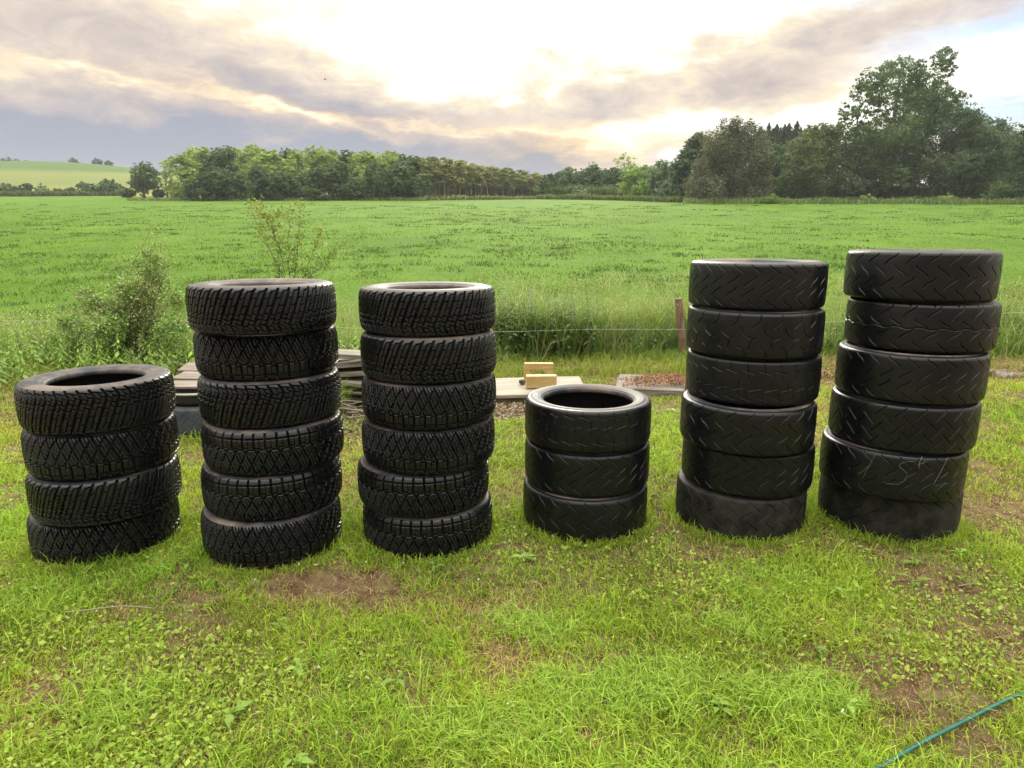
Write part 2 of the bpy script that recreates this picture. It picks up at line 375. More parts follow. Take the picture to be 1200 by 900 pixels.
def clear_of_tyres(x, y, r=TYRE_R - .004):
    d = np.min(np.hypot(x[:, None]-foot[:, 0], y[:, None]-foot[:, 1]), 1)
    return d > r, d
def lawn():
    V = Veg()
    # grass blades, gathered in tufts
    x, y = area_points(680000, 1.1, 7.9, 1.25)
    tuft = fbm(x*3.1, y*3.1, 60, 4); tf2 = fbm(x*14, y*14, 66, 2)
    dr = dryness(x, y)
    keep = rng.random(len(x)) < np.clip(.48 + 1.6*(tuft-.3) + .8*(tf2-.5) - .34*dr, .24, 1)
    x, y, tuft, dr = x[keep], y[keep], tuft[keep], dr[keep]
    ok, d = clear_of_tyres(x, y); x, y, tuft, dr, d = x[ok], y[ok], tuft[ok], dr[ok], d[ok]
    n = len(x); near = np.exp(-((d-TYRE_R)/.05)**2)
    lush = smooth01(tuft, .42, .72)
    h = (.016 + .030*rng.random(n)**1.5 + .038*lush*rng.random(n)) * (1 - .4*np.clip(dr, 0, 1)) * (1 + .5*near)
    h *= np.where(y < 2.6, 1.0, 1.1)
    w = (.0026 + .0022*rng.random(n)) * np.clip(.62 + .17*y, .8, 1.8)
    lean = rng.uniform(.2, 1.5, n)
    c = mixc((.19, .34, .03), (.42, .56, .08), rng.random(n))
    hue = fbm(x*1.1+5, y*1.1, 71, 3); c = c*np.stack([.72 + .75*hue, .92 + .2*hue, .95+0*hue], -1)
    dk = rng.random(n) < .15 + .4*smooth01(fbm(x*1.6+9, y*1.6, 73, 3), .45, .65); c[dk] *= .45  # random dark blades, plus broad patches of shade put into the colour
    straw = rng.random(n) < np.clip(.07 + .85*dr, 0, .93)
    cs = mixc((.60, .46, .24), (.26, .14, .08), rng.random(n)**.9); c[straw] = cs[straw]
    z = hz(x, y) - .004
    lowered = straw & (rng.random(n) < .6); h[lowered] *= .4; lean[lowered] = rng.uniform(1.5, 4, lowered.sum())
    V.blades(np.stack([x, y, z], -1), h, w, lean, c)
    # long strong blades and tufts
    x, y = area_points(34000, 1.1, 7.9, 1.0); tt = fbm(x*1.7, y*1.7, 80, 3) - .25*dryness(x, y); k = tt > np.quantile(tt, .55); x, y = x[k], y[k]
    ok, d = clear_of_tyres(x, y); x, y = x[ok], y[ok]; n = len(x)
    c = mixc((.24, .42, .04), (.42, .55, .08), rng.random(n))
    V.blades(np.stack([x, y, hz(x, y)-.004], -1), rng.uniform(.05, .105, n), rng.uniform(.003, .0055, n), rng.uniform(.3, 1.3, n), c)
    # lush bright tufts
    for px, py, rx, ry, m in ((660, 800, 70, 40, 1500), (760, 830, 80, 40, 2200), (880, 800, 90, 40, 2600), (850, 740, 60, 25, 1200), (980, 840, 60, 30, 1200), (620, 740, 60, 20, 800), (900, 690, 60, 14, 600), (560, 860, 90, 30, 1200), (700, 880, 90, 20, 1000), (1120, 870, 60, 20, 700), (60, 690, 60, 20, 700), (150, 820, 90, 30, 900), (430, 760, 50, 20, 600)):
        c0 = G(px, py); k0 = np.linalg.norm(c0)/F; m = int(m*.9); x = c0[0] + rng.normal(0, rx*k0*.6, m); y = c0[1] + rng.normal(0, ry*k0*1.3, m); kk = fbm(x*6, y*6, 77, 2) > .46; x, y = x[kk], y[kk]
        ok, _ = clear_of_tyres(x, y); x, y = x[ok], y[ok]; m = len(x)
        V.blades(np.stack([x, y, hz(x, y)-.004], -1), rng.uniform(.035, .085, m), rng.uniform(.003, .0052, m), rng.uniform(.3, 1.5, m), mixc((.20, .34, .04), (.43, .54, .11), rng.random(m)))
    # blades standing round the foot of every stack
    for fx, fy in foot:
        n = 1300; a = rng.uniform(0, 2*np.pi, n); rr = TYRE_R + .002 + rng.random(n)*.05
        x = fx + np.cos(a)*rr; y = fy + np.sin(a)*rr
        hh = rng.uniform(.025, .06, n); tall = rng.random(n) < (.12 if fx > 1 else .05); hh[tall] += rng.uniform(.02, .05, tall.sum())
        V.blades(np.stack([x, y, hz(x, y)-.004], -1), hh, rng.uniform(.002, .005, n), rng.uniform(.2, .9, n), mixc((.22, .36, .035), (.40, .48, .07), rng.random(n)))
    # rough tufts round the plank pile and the tyre behind
    n = 1500; x = np.r_[rng.normal(-1.52, .06, n//2), rng.normal(-1.05, .3, n//4), rng.normal(-2.1, .35, n//4)]; y = np.r_[rng.normal(5.25, .12, n//2), rng.normal(4.95, .1, n//4), rng.normal(4.62, .05, n//4)]; n = len(x)
    V.blades(np.stack([x, y, hz(x, y)], -1), np.r_[rng.uniform(.1, .42, n - 2*(1500//4)), rng.uniform(.03, .12, 2*(1500//4))], rng.uniform(.004, .008, n), rng.uniform(.2, 1.0, n), mixc((.15, .25, .04), (.36, .44, .10), rng.random(n)))
    # clover and small broad leaves in patches
    x, y = area_points(190000, 1.1, 7.6, 1.3); cl = fbm(x*2.0+30, y*2.0, 90, 4); k = cl > .55 + .25*rng.random(len(x)) - .10*(x < -.2); x, y = x[k], y[k]
    ok, d = clear_of_tyres(x, y, TYRE_R + .01); x, y = x[ok], y[ok]; n = len(x)
    c = mixc((.25, .38, .05), (.46, .54, .12), rng.random(n)); dk = rng.random(n) < .25; c[dk] *= .6
    V.leaves(np.stack([x, y, hz(x, y) + rng.uniform(.006, .035, n)], -1), rng.uniform(.003, .0115, n)*(.7+.6*rng.random(n)), c, aspect=.7, flat=.6)
    # rosettes: dandelion, plantain, dock
    nr = 75; x, y = area_points(nr, 1.35, 6.5, 1.0); ok, _ = clear_of_tyres(x, y, TYRE_R + .06); x, y = x[ok], y[ok]
    extra = [G(1070, 690), G(270, 842), G(352, 786)]
    x = np.concatenate([x, [e[0] for e in extra]]); y = np.concatenate([y, [e[1] for e in extra]])
    for i in range(len(x)):
        m = rng.integers(5, 11); a = rng.uniform(0, 2*np.pi, m); big = i >= len(x)-3; ln = rng.uniform(.03, .065, m)*(1.25 if big else 1)
        ln *= rng.uniform(.6, 1.2, m); rad = ln*.5; pos = np.stack([x[i] + np.cos(a)*rad, y[i] + np.sin(a)*rad, hz(x[i], y[i]) + rng.uniform(.02, .04, m)], -1)
        dd = np.stack([np.cos(a), np.sin(a), rng.uniform(-.1, .35, m)], -1); sd = np.stack([-np.sin(a), np.cos(a), 0*a], -1)
        wd = ln*rng.uniform(.28, .5)
        col = np.array((.26, .38, .08))*rng.uniform(.7, 1.25)
        for j in range(m):
            p0 = pos[j]-dd[j]*ln[j]*.5; mid = pos[j]+np.array([0, 0, .006]); tp = pos[j]+dd[j]*ln[j]*.5-np.array([0, 0, .008])
            co = np.array([p0, mid-sd[j]*wd[j]/2, tp, mid+sd[j]*wd[j]/2, mid-np.array([0, 0, .003])])
            V.c.append(co); V.t.append(np.array([[0, 1, 4], [1, 2, 4], [2, 3, 4], [3, 0, 4]])+V.n); V.k.append(np.repeat(col[None]*rng.uniform(.85, 1.15), 5, 0)); V.n += 5
    # dead stems lying on the turf
    x, y = area_points(60000, 1.2, 7.0, 1.25); k = rng.random(len(x)) < .03 + .8*dryness(x, y)**1.5; x, y = x[k], y[k]
    ok, _ = clear_of_tyres(x, y, TYRE_R+.03); x, y = x[ok], y[ok]; n = len(x)
    V.blades(np.stack([x, y, hz(x, y)+.012], -1), np.full(n, .02), rng.uniform(.0015, .0035, n), rng.uniform(1.5, 4, n), mixc((.58, .42, .24), (.24, .12, .07), rng.random(n)))
    o = ob('lawn_grass', V.mesh('lawn_grass', M_GRASS)); tag(o, 'short rough lawn grass with clover and dry brown patches', 'grass', kind='stuff')
    # tiny white clover and daisy heads
    x, y = area_points(130, 1.4, 6.5, 1.0); ok, _ = clear_of_tyres(x, y, .34); x, y = x[ok], y[ok]; n = len(x)
    V = Veg(); 
    for rep in range(3): V.leaves(np.stack([x, y, hz(x, y)+.035+.002*rep], -1) + rng.normal(0, .0015, (n, 3)), np.full(n, .0042), np.tile((.75, .72, .66), (n, 1)), aspect=.9, flat=.5)
    tag(ob('white_flowers', V.mesh('white_flowers', M_GRASS)), 'tiny white clover flowers dotted through the lawn', 'flowers', kind='stuff')
lawn()

# ------------------------------------------------------------------ field grass
def field():
    V = Veg()
    x, y = area_points(230000, 9.2, 80, 1.35, .85, 3)
    tu = fbm(x*.55, y*.38, 100, 4); tb = fbm(x*2.2, y*1.3, 101, 3)
    k = rng.random(len(x)) < np.clip(.35 + 2.0*(tu-.45) + 1.2*(tb-.5), .12, 1); x, y, tu, tb = x[k], y[k], tu[k], tb[k]; n = len(x)
    h = (.035 + .04*rng.random(n)) * (1 + .3*smooth01(y, 12, 40)) + .03*smooth01(tb, .58, .75)
    w = (.006 + .004*rng.random(n)) * (y/9)**.85
    c = mixc((.080, .155, .012), (.155, .245, .024), rng.random(n)); c *= (1.12 - .42*smooth01(tu, .55, .75))[:, None]
    V.blades(np.stack([x, y, hz(x, y)-.01], -1), h, w, rng.uniform(.3, 1.3, n), c)
    # darker rank tufts
    m = 1700; tx, ty = area_points(m, 10.5, 100, 1.0, .85, 3); kk = fbm(tx*.12, ty*.10, 120, 3) > .44; tx, ty = tx[kk], ty[kk]
    for a, b_ in zip(tx, ty):
        q = 26; rr = rng.uniform(.10, .28)*(1+b_/90)
        px = a + rng.normal(0, rr, q)*1.3; py = b_ + rng.normal(0, rr, q)
        V.blades(np.stack([px, py, hz(px, py)-.01], -1), rng.uniform(.06, .16, q), np.full(q, .012)*(1 + b_/14), rng.uniform(.5, 1.5, q), mixc((.05, .10, .025), (.12, .19, .06), rng.random(q)))
    tag(ob('field_grass', V.mesh('field_grass', M_GRASS)), 'bright green pasture grass of the wide field', 'grass', kind='stuff')
field()

# ------------------------------------------------------------------ tyres
def rubber(name, dust=.25, rough=.42, base=.012, dustcol=(.11, .095, .08), dscale=9, spec=.5, bump=.15):
    m, t, b, o = material(name); n = t.nodes; l = t.links
    tcx = n.new('ShaderNodeTexCoord'); inf = n.new('ShaderNodeObjectInfo')
    ofs = n.new('ShaderNodeVectorMath'); ofs.operation = 'ADD'; l.new(tcx.outputs['Object'], ofs.inputs[0])
    mu = n.new('ShaderNodeMath'); mu.operation = 'MULTIPLY'; l.new(inf.outputs['Random'], mu.inputs[0]); mu.inputs[1].default_value = 40; l.new(mu.outputs[0], ofs.inputs[1])
    nz = n.new('ShaderNodeTexNoise'); nz.inputs['Scale'].default_value = dscale; nz.inputs['Detail'].default_value = 9; nz.inputs['Roughness'].default_value = .7; l.new(ofs.outputs[0], nz.inputs['Vector'])
    mr = n.new('ShaderNodeMapRange'); l.new(nz.outputs[0], mr.inputs[0]); mr.inputs[1].default_value = .42; mr.inputs[2].default_value = .75; mr.inputs[3].default_value = 0; mr.inputs[4].default_value = dust
    mx_ = n.new('ShaderNodeMix'); mx_.data_type = 'RGBA'; l.new(mr.outputs[0], mx_.inputs['Factor']); mx_.inputs['A'].default_value = (base*.85, base*.97, base*1.25, 1); mx_.inputs['B'].default_value = (*dustcol, 1)
    l.new(mx_.outputs['Result'], b.inputs['Base Color'])
    mr2 = n.new('ShaderNodeMapRange'); l.new(nz.outputs[0], mr2.inputs[0]); mr2.inputs[1].default_value = .3; mr2.inputs[2].default_value = .7; mr2.inputs[3].default_value = rough-.08; mr2.inputs[4].default_value = rough+.2
    l.new(mr2.outputs[0], b.inputs['Roughness']); b.inputs['Specular IOR Level'].default_value = spec
    nb = n.new('ShaderNodeTexNoise'); nb.inputs['Scale'].default_value = 160; nb.inputs['Detail'].default_value = 4; l.new(tcx.outputs['Object'], nb.inputs['Vector'])
    bp = n.new('ShaderNodeBump'); bp.inputs['Strength'].default_value = bump; bp.inputs['Distance'].default_value = .002; l.new(nb.outputs[0], bp.inputs['Height']); l.new(bp.outputs[0], b.inputs['Normal'])
    return m
M_RALLY = rubber('rally_rubber', .04, .28, .0042, spec=.42)
M_SLICK = rubber('slick_rubber', .09, .33, .0042, (.05, .045, .038), 6, .34)
M_SCUFF = rubber('scuffed_rubber', .6, .6, .007, (.085, .068, .05), 12, .25, .4)
M_WALL = rubber('sidewall_rubber', .9, .52, .022, (.24, .18, .15), 4, .28)
M_INNER = rubber('liner_rubber', .1, .30, .004)
M_GREYTYRE = rubber('grey_rubber', .6, .8, .05, (.12, .12, .12), 8, .3)

def spline_profile(pts, n):
    pts = np.array(pts, float); d = np.r_[0, np.cumsum(np.linalg.norm(np.diff(pts, axis=0), axis=1))]
    s = np.linspace(0, d[-1], n); r = np.interp(s, d, pts[:, 0]); z = np.interp(s, d, pts[:, 1])
    for _ in range(2):                                   # light smoothing of the corners
        r[1:-1] = (r[:-2]+2*r[1:-1]+r[2:])/4; z[1:-1] = (z[:-2]+2*z[1:-1]+z[2:])/4
    return r, z, s
def lathe(r, z, n=160):
    th = np.linspace(0, 2*np.pi, n, endpoint=False); k = len(r)
    v = np.stack([np.cos(th)[:, None]*r[None], np.sin(th)[:, None]*r[None], np.broadcast_to(z, (n, k))], -1).reshape(-1, 3)
    i = np.arange(n)[:, None]*k; i2 = ((np.arange(n)+1) % n)[:, None]*k; j = np.arange(k-1)[None]
    f = np.stack([i+j, i2+j, i2+j+1, i+j+1], -1).reshape(-1, 4)
    return v, f
NT = 1120
def tread_mesh(name, prof, nw, depthf, mat, smooth, NT=1400):
    r, z, s = spline_profile(prof, nw); s = s - s.mean()
    th = np.linspace(0, 2*np.pi, NT, endpoint=False)
    U, S = np.meshgrid(th*TYRE_R, s, indexing='ij')
    D = depthf(U, S, s[-1])
    # outward normal of the profile
    dr = np.gradient(r); dz = np.gradient(z); ln = np.hypot(dr, dz); nr, nz_ = dz/ln, -dr/ln
    if nr[len(nr)//2] < 0: nr, nz_ = -nr, -nz_
    Rr = r[None] - D*nr[None]; Zz = z[None] - D*nz_[None]
    v = np.stack([np.cos(th)[:, None]*Rr, np.sin(th)[:, None]*Rr, Zz], -1).reshape(-1, 3)
    i = np.arange(NT)[:, None]*nw; i2 = ((np.arange(NT)+1) % NT)[:, None]*nw; j = np.arange(nw-1)[None]
    f = np.stack([i+j, i2+j, i2+j+1, i+j+1], -1).reshape(-1, 4)
    return mesh_np(name, v, [f], mat, None, smooth)
CIRC = 2*np.pi*TYRE_R
def grv(dist, hw, dep):               # groove: full depth inside hw, short wall outside
    return dep*(1 - np.clip((dist-hw)/.0008, 0, 1))
def dish(dist, hw, dep):              # open worn cut with sloping walls
    q = np.clip(dist/(hw*2.1), 0, 1); return dep*(1 - q*q*(3-2*q))
def per(ph): return np.abs(ph - np.round(ph))
def rally_A(n=41, slant=1.15):
    """rectangular shoulder blocks, then curving ribs cut into lozenges"""
    p = CIRC/n
    def fn(U, S, sm):
        y = (S/sm + 1)/2; u = U/p; D = 0*U
        cur = np.where(y < .36, 0, slant*((y-.36)/.64)**.85)
        # ribs
        ph = u + cur
        D = np.maximum(D, dish(per(ph)*p*np.where(y < .36, 1, .82), .0029, .0115))
        zone = y > .37
        # opposite cuts making lozenges
        ph2 = u*1.0 - 1.5*(y-.37)/.63 + .5
        D = np.maximum(D, np.where(zone & (y < .93), dish(per(ph2)*p*.7, .0022, .0085), 0))
        # double sipes inside the ribs
        for o_ in (.33, .66):
            D = np.maximum(D, np.where((y > .44) & (per(ph2) > .10), dish(per(ph+o_)*p*.82, .0014, .0055), 0))
        for yy, hw in ((.15, .0024), (.36, .0026)):
            zz = yy + .018*np.where((u*1.0 % 1) < .5, 1, -1)*(yy > .3)
            D = np.maximum(D, dish(np.abs(y-zz)*2*sm, hw*.9, .0095))
        D = np.maximum(D, np.where((y > .17) & (y < .34), grv(per(u+.5)*p, .0006, .004), 0))
        # lugs run out over the shoulder
        return D * np.where(y > .985, .2, 1) * np.where(y < .015, .2, 1)
    return fn
def rally_B(n=42):
    """bold slashes over two thirds of the width, broken zigzag blocks below"""
    p = CIRC/n
    def fn(U, S, sm):
        y = (S/sm + 1)/2; u = U/p
        ph = u - 0.92*np.clip(y-.0, 0, .56)/.56
        zag = .42*np.abs(((y-.56)/.22) % 2 - 1)
        ph = np.where(y > .56, u - 0.92 + zag - .42, ph)
        D = dish(per(ph)*p*.86, .0029, .0115)
        D = np.maximum(D, np.where((y > .08) & (y < .92), dish(per(ph+.5)*p*.86, .0017, .0065), 0))
        st = np.floor(y/.14).astype(int)
        for yy, o_ in ((.10, .0), (.25, .5), (.40, .0), (.56, .5), (.67, 0), (.78, .5), (.90, 0)):
            c = yy + .05*((ph + o_) % 1 - .5)*(1 if yy < .56 else -1)
            D = np.maximum(D, np.where(((ph + o_*1.0) % 1) < (.52 if yy < .56 else 1.0), dish(np.abs(y-c)*2*sm, .0019, .009), 0))
        return D * np.where((y > .985) | (y < .015), .2, 1)
    return fn
def cuts(segs, n, hw=.0017, dep=.0032, wave=None, shear=0.0):
    """segs: polylines in (u pitch units, y 0..1), repeated n times round the tyre"""
    p = CIRC/n
    def fn(U, S, sm):
        y = (S/sm + 1)/2; D = np.zeros_like(U); uu = U/p + shear*y
        for pl in segs:
            pl = np.array(pl, float)
            for (a, b_) in zip(pl[:-1], pl[1:]):
                mu_ = (a[0]+b_[0])/2; du = (uu - mu_) - np.round(uu - mu_)      # nearest repeat
                ax, ay = (a[0]-mu_)*p, a[1]*2*sm; bx, by = (b_[0]-mu_)*p, b_[1]*2*sm
                px, py = du*p, y*2*sm; L2 = (bx-ax)**2+(by-ay)**2
                t_ = np.clip(((px-ax)*(bx-ax)+(py-ay)*(by-ay))/L2, 0, 1)
                D = np.maximum(D, dish(np.hypot(px-ax-t_*(bx-ax), py-ay-t_*(by-ay)), hw, dep))
        if wave is not None:
            D = np.maximum(D, dish(np.abs(y - wave[0] - wave[1]*np.sin(2*np.pi*(uu+.2)))*2*sm, hw, dep))
        return D
    return fn
def scut(u, y, du, dy, k=.12):        # one S-shaped cut
    return [(u-du/2, y-dy/2), (u-du*.41, y-dy*.30), (u-du*.12, y-dy*.06), (u+du*.12, y+dy*.06), (u+du*.41, y+dy*.30), (u+du/2, y+dy/2)]
DESIGN_S = {
    'wave_cut': (cuts([scut(0, .18, -.58, .17), scut(.30, .40, .60, .18), scut(.36, .60, .60, .18), scut(.05, .82, -.58, .17)], 26, .0015, .0055), True),
    'cross_cut': (cuts([[(.0, .12), (-.12, .42)], [(-.40, .31), (.26, .25)], [(.45, .46), (.50, .72)], [(.20, .58), (.84, .63)], [(.05, .66), (-.08, .90)], [(-.3, .83), (.28, .77)]], 27, .0012, .005), True),
    'hook_cut': (cuts([[(0, .10), (.06, .24), (.38, .34)], [(.86, .33), (.78, .45), (.42, .54)], [(.12, .52), (.42, .58), (.48, .74)], [(.98, .70), (.76, .74), (.64, .90)]], 21, .0016, .0055), True),
    'middle_line': (cuts([scut(0, .21, .50, .22), scut(.5, .42, -.52, .15), scut(.05, .60, .52, .18), scut(.5, .83, -.50, .20), [(.0, .0), (.02, .11)]], 21, .0018, .0055, (.495, .018)), True),
    'chevron_cut': (cuts([[(-.28, .10), (.26, .29)], [(.26, .45), (.84, .27)], [(-.18, .40), (.36, .61)], [(.28, .73), (.86, .54)], [(-.08, .67), (.44, .87)], [(.28, .93), (.74, .80)]], 24, .0015, .0055), True),
    'double_cut': (cuts([scut(0, .19, .56, .20), scut(.52, .40, -.56, .19), scut(.10, .60, .56, .19), scut(.55, .80, -.56, .20)], 24, .0016, .0055), True),
}
def prof_rally(h):
    k = h/2; return [(TYRE_R-.019, -k+.007), (TYRE_R-.012, -k+.0125), (TYRE_R-.006, -k+.024), (TYRE_R-.002, -k+.045), (TYRE_R, 0), (TYRE_R-.002, k-.045), (TYRE_R-.006, k-.024), (TYRE_R-.012, k-.0125), (TYRE_R-.019, k-.007)]
def prof_slick(h):
    k = h/2; half = [(TYRE_R-.0285, k-.0035), (TYRE_R-.016, k-.0055), (TYRE_R-.0075, k-.0105), (TYRE_R-.0032, k-.019), (TYRE_R-.0012, k-.040), (TYRE_R, 0)]
    return [(r, -z) for r, z in half] + [(r, z) for r, z in half[-2::-1]]
tread_cache = {}
def get_tread(kind, h):
    key = (kind, round(h, 4))
    if key in tread_cache: return tread_cache[key]
    if kind == 'rally_block': me = tread_mesh('tread', prof_rally(h), 132, rally_A(), M_RALLY, False)
    elif kind == 'rally_slash': me = tread_mesh('tread', prof_rally(h), 132, rally_B(), M_RALLY, False)
    else: me = tread_mesh('tread', prof_slick(h), 150, DESIGN_S[kind][0], M_SLICK, True, 1600)
    tread_cache[key] = me; return me
side_cache = {}
def get_sides(fam, h):
    key = (fam, round(h, 4))
    if key in side_cache: return side_cache[key]
    k = h/2; R = TYRE_R
    if fam == 'rally':
        rim = .195
        p = [(R-.019, k-.0072), (R-.024, k-.0055), (R-.0255, k-.0075), (R-.030, k-.0035), (R-.045, k-.001), (R-.060, k), (R-.078, k-.0015), (R-.080, k-.003), (R-.083, k-.0015), (R-.098, k-.0055), (R-.101, k-.0085), (rim+.012, k-.010), (rim+.004, k-.014), (rim, k-.020), (rim-.001, k-.030), (rim+.003, k-.036)]
        inner = [(rim+.003, k-.036), (rim+.018, k-.030), (R-.060, k-.018), (R-.035, k-.022), (R-.022, k-.040), (R-.017, k-.07), (R-.016, 0)]
    else:
        rim = .222
        p = [(R-.0285, k-.0037), (R-.034, k-.0015), (R-.042, k), (R-.052, k-.0005), (R-.054, k-.0025), (R-.057, k-.001), (R-.072, k-.0055), (rim+.011, k-.009), (rim+.009, k-.0125), (rim+.003, k-.015), (rim, k-.022), (rim, k-.032), (rim+.004, k-.037)]
        inner = [(rim+.004, k-.037), (rim+.018, k-.032), (R-.050, k-.020), (R-.030, k-.026), (R-.020, k-.045), (R-.016, k-.07), (R-.015, 0)]
    r, z, _ = spline_profile(p, 60)
    v, f = lathe(r, z, 180); up_ = mesh_np('sidewall', v, [f], M_WALL, None, True)
    v2 = v*[1, 1, -1]; dn = mesh_np('sidewall', v2, [f[:, ::-1]], M_WALL, None, True)
    full = inner + [(a, -b_) for a, b_ in inner[-2::-1]]
    r, z, _ = spline_profile(full, 60); v, f = lathe(r, z, 120); li = mesh_np('inner_liner', v, [f[:, ::-1]], M_INNER, None, True)
    side_cache[key] = (up_, dn, li); return side_cache[key]
def make_tyre(kind, fam, h, loc, rz, flip, label, group, tread_mat=None, tilt=0.0):
    root = empty('rally_tyre' if fam == 'rally' else 'slick_tyre', loc)
    root.rotation_euler = (tilt + (math.pi if flip else 0), tilt*.5, rz)
    tag(root, label, 'tyre', group)
    tr = ob('tread', get_tread(kind, h), root)
    if tread_mat:
        tr.material_slots[0].link = 'OBJECT'; tr.material_slots[0].material = tread_mat
    a, b_, c = get_sides(fam, h)
    ob('sidewall', a, root); ob('sidewall', b_, root); ob('inner_liner', c, root)
    return root

RAL = 'rally tyres in the three left stacks'; SLI = 'slick tyres in the three right stacks'
# per stack from the bottom: design, upside down, label
plan = [
    [('rally_block', 0, 'black knobbly rally tyre pressed in the grass, bottom of the low leftmost stack'),
     ('rally_slash', 1, 'black knobbly tyre, second from the ground in the low leftmost stack'),
     ('rally_block', 0, 'black knobbly tyre directly under the open top tyre of the leftmost stack'),
     ('rally_slash', 0, 'topmost tyre of the low leftmost stack, brown dusty sidewall and open centre showing')],
    [('rally_block', 0, 'bottom block-tread tyre of the tall stack second from the left, on the grass'),
     ('rally_block', 1, 'second tyre from the ground in the tall stack second from the left'),
     ('rally_block', 1, 'third tyre from the ground in the second stack, square blocks along its top'),
     ('rally_slash', 0, 'fourth tyre from the ground in the second stack from the left, dense slash tread'),
     ('rally_block', 0, 'tyre just below the wide top one in the second stack from the left'),
     ('rally_slash', 1, 'topmost tyre of the second stack from the left, in front of the reddish sapling')],
    [('rally_block', 1, 'bottom knobbly tyre of the third stack from the left, on the grass'),
     ('rally_block', 1, 'second tyre from the ground in the third stack, shifted a little to the left'),
     ('rally_block', 0, 'third tyre from the ground in the third stack from the left'),
     ('rally_block', 0, 'fourth tyre from the ground in the third stack, beside the plywood board'),
     ('rally_slash', 1, 'slash-tread tyre second from the top in the third stack from the left'),
     ('rally_slash', 1, 'topmost slash-tread tyre of the third stack from the left, dull brown sidewall')],
    [('double_cut', 0, 'bottom slick tyre of the shortest stack, standing in the lawn'),
     ('wave_cut', 1, 'middle slick tyre of the shortest stack of three'),
     ('cross_cut', 0, 'top slick tyre of the shortest stack, pale sidewall around a wide open centre')],
    [('double_cut', 0, 'dusty scuffed bottom tyre of the stack second from the right, grass blades in front'),
     ('wave_cut', 0, 'second slick tyre from the ground in the stack second from the right'),
     ('double_cut', 1, 'third slick tyre from the ground in the stack second from the right, S-shaped cuts'),
     ('cross_cut', 1, 'slick tyre with crossed cuts, third from the top of the stack second from the right'),
     ('hook_cut', 1, 'hook-cut slick tyre beside the red-brown fence post, second from the top of its stack'),
     ('wave_cut', 1, 'topmost slick tyre of the stack second from the right, four rows of wavy cuts')],
    [('wave_cut', 0, 'muddy scuffed bottom tyre of the tallest stack at the right'),
     ('wave_cut', 0, 'slick tyre with pale chalk scribbles, just above the bottom one of the rightmost stack'),
     ('chevron_cut', 1, 'slick tyre with straight chevron cuts, third from the ground in the rightmost stack'),
     ('wave_cut', 1, 'slick tyre with wavy cuts, third from the top in the rightmost stack'),
     ('middle_line', 1, 'slick tyre with a wavy line around its middle, just under the highest tyre'),
     ('double_cut', 1, 'topmost and highest slick tyre, on the rightmost stack')],
]
chalk_tyre = None
for si, (fam, z0, pts, pitch) in enumerate(stacks):
    for k, (x, y) in enumerate(pts):
        kind, flip, lab = plan[si][k]
        mt_ = M_SCUFF if (si in (4, 5) and k == 0) else None
        rt = make_tyre(kind, fam, pitch, (x, y, z0 + pitch*(k+.5)), random.uniform(0, 6.28), flip, lab, RAL if fam == 'rally' else SLI, mt_)
        if si == 5 and k == 1: chalk_tyre = (x, y, z0 + pitch*1.5, rt)
# chalk scribbles on the tread of one tyre
M_CHALK = rough_mat('chalk', (.13, .13, .125), (.26, .25, .24), 60, .9, .1)
cx_, cy_, cz_, rt = chalk_tyre
def on_tread(px, py, lift=.0012):
    d = ray(px, py); o_ = np.array([0, 0, H]); R = TYRE_R - .001 + lift
    a = d[0]**2 + d[1]**2; b_ = 2*(d[0]*(-cx_) + d[1]*(-cy_)); c = cx_**2 + cy_**2 - R*R
    k = (-b_ - math.sqrt(b_*b_-4*a*c))/(2*a); return o_ + d*k
mb = MB()
def chk(pts, r=.0008):
    q = [on_tread(940 + a/4.5, 440 + b_/4.5) for a, b_ in pts]; q2 = []
    for a, b_ in zip(q[:-1], q[1:]):
        for t_ in np.linspace(0, 1, 5)[:-1]:
            m_ = a*(1-t_)+b_*t_; v_ = m_[:2]-[cx_, cy_]; v_ = v_/np.linalg.norm(v_)*(TYRE_R+.0004); q2.append([cx_+v_[0], cy_+v_[1], m_[2]])
    q2.append(q[-1]); mb.tube(q2, r, 5)
chk([(385, 418), (352, 478), (320, 540)]); chk([(355, 475), (300, 520), (292, 512)])
chk([(595, 452), (545, 455), (515, 468), (510, 480), (535, 500), (556, 522), (540, 555), (505, 575), (450, 570), (425, 560)], .0006)
chk([(632, 428), (618, 462), (615, 488)], .0013); chk([(610, 470), (640, 462), (652, 450)], .0009)
chk([(768, 432), (735, 500), (690, 578)]); chk([(700, 582), (750, 570), (780, 572)], .0005)
mw = rt.matrix_basis.copy()
me = mb.mesh('chalk_mark', M_CHALK, True)
bpy.context.view_layer.update()
me.transform(rt.matrix_world.inverted()); ob('chalk_mark', me, rt)

# ------------------------------------------------------------------ things behind the stacks
M_OLDWOOD = rough_mat('weathered_wood', (.10, .085, .07), (.26, .23, .195), 5, .85, .5, (1, 12, 12))
M_OLDWOOD2 = rough_mat('brown_boards', (.11, .08, .065), (.24, .195, .165), 4, .8, .4, (1, 9, 9))
M_PLY = rough_mat('plywood', (.20, .17, .135), (.33, .29, .235), 3, .8, .2, (1, 6, 6))
M_PINE = rough_mat('fresh_pine', (.36, .23, .08), (.50, .35, .15), 5, .6, .2, (1.5, 14, 14))
M_TUB = rubber('black_plastic', .4, .35, .018, (.08, .08, .08), 4)
M_STONE = rough_mat('grey_stone', (.17, .16, .15), (.34, .32, .30), 9, .9, .6)

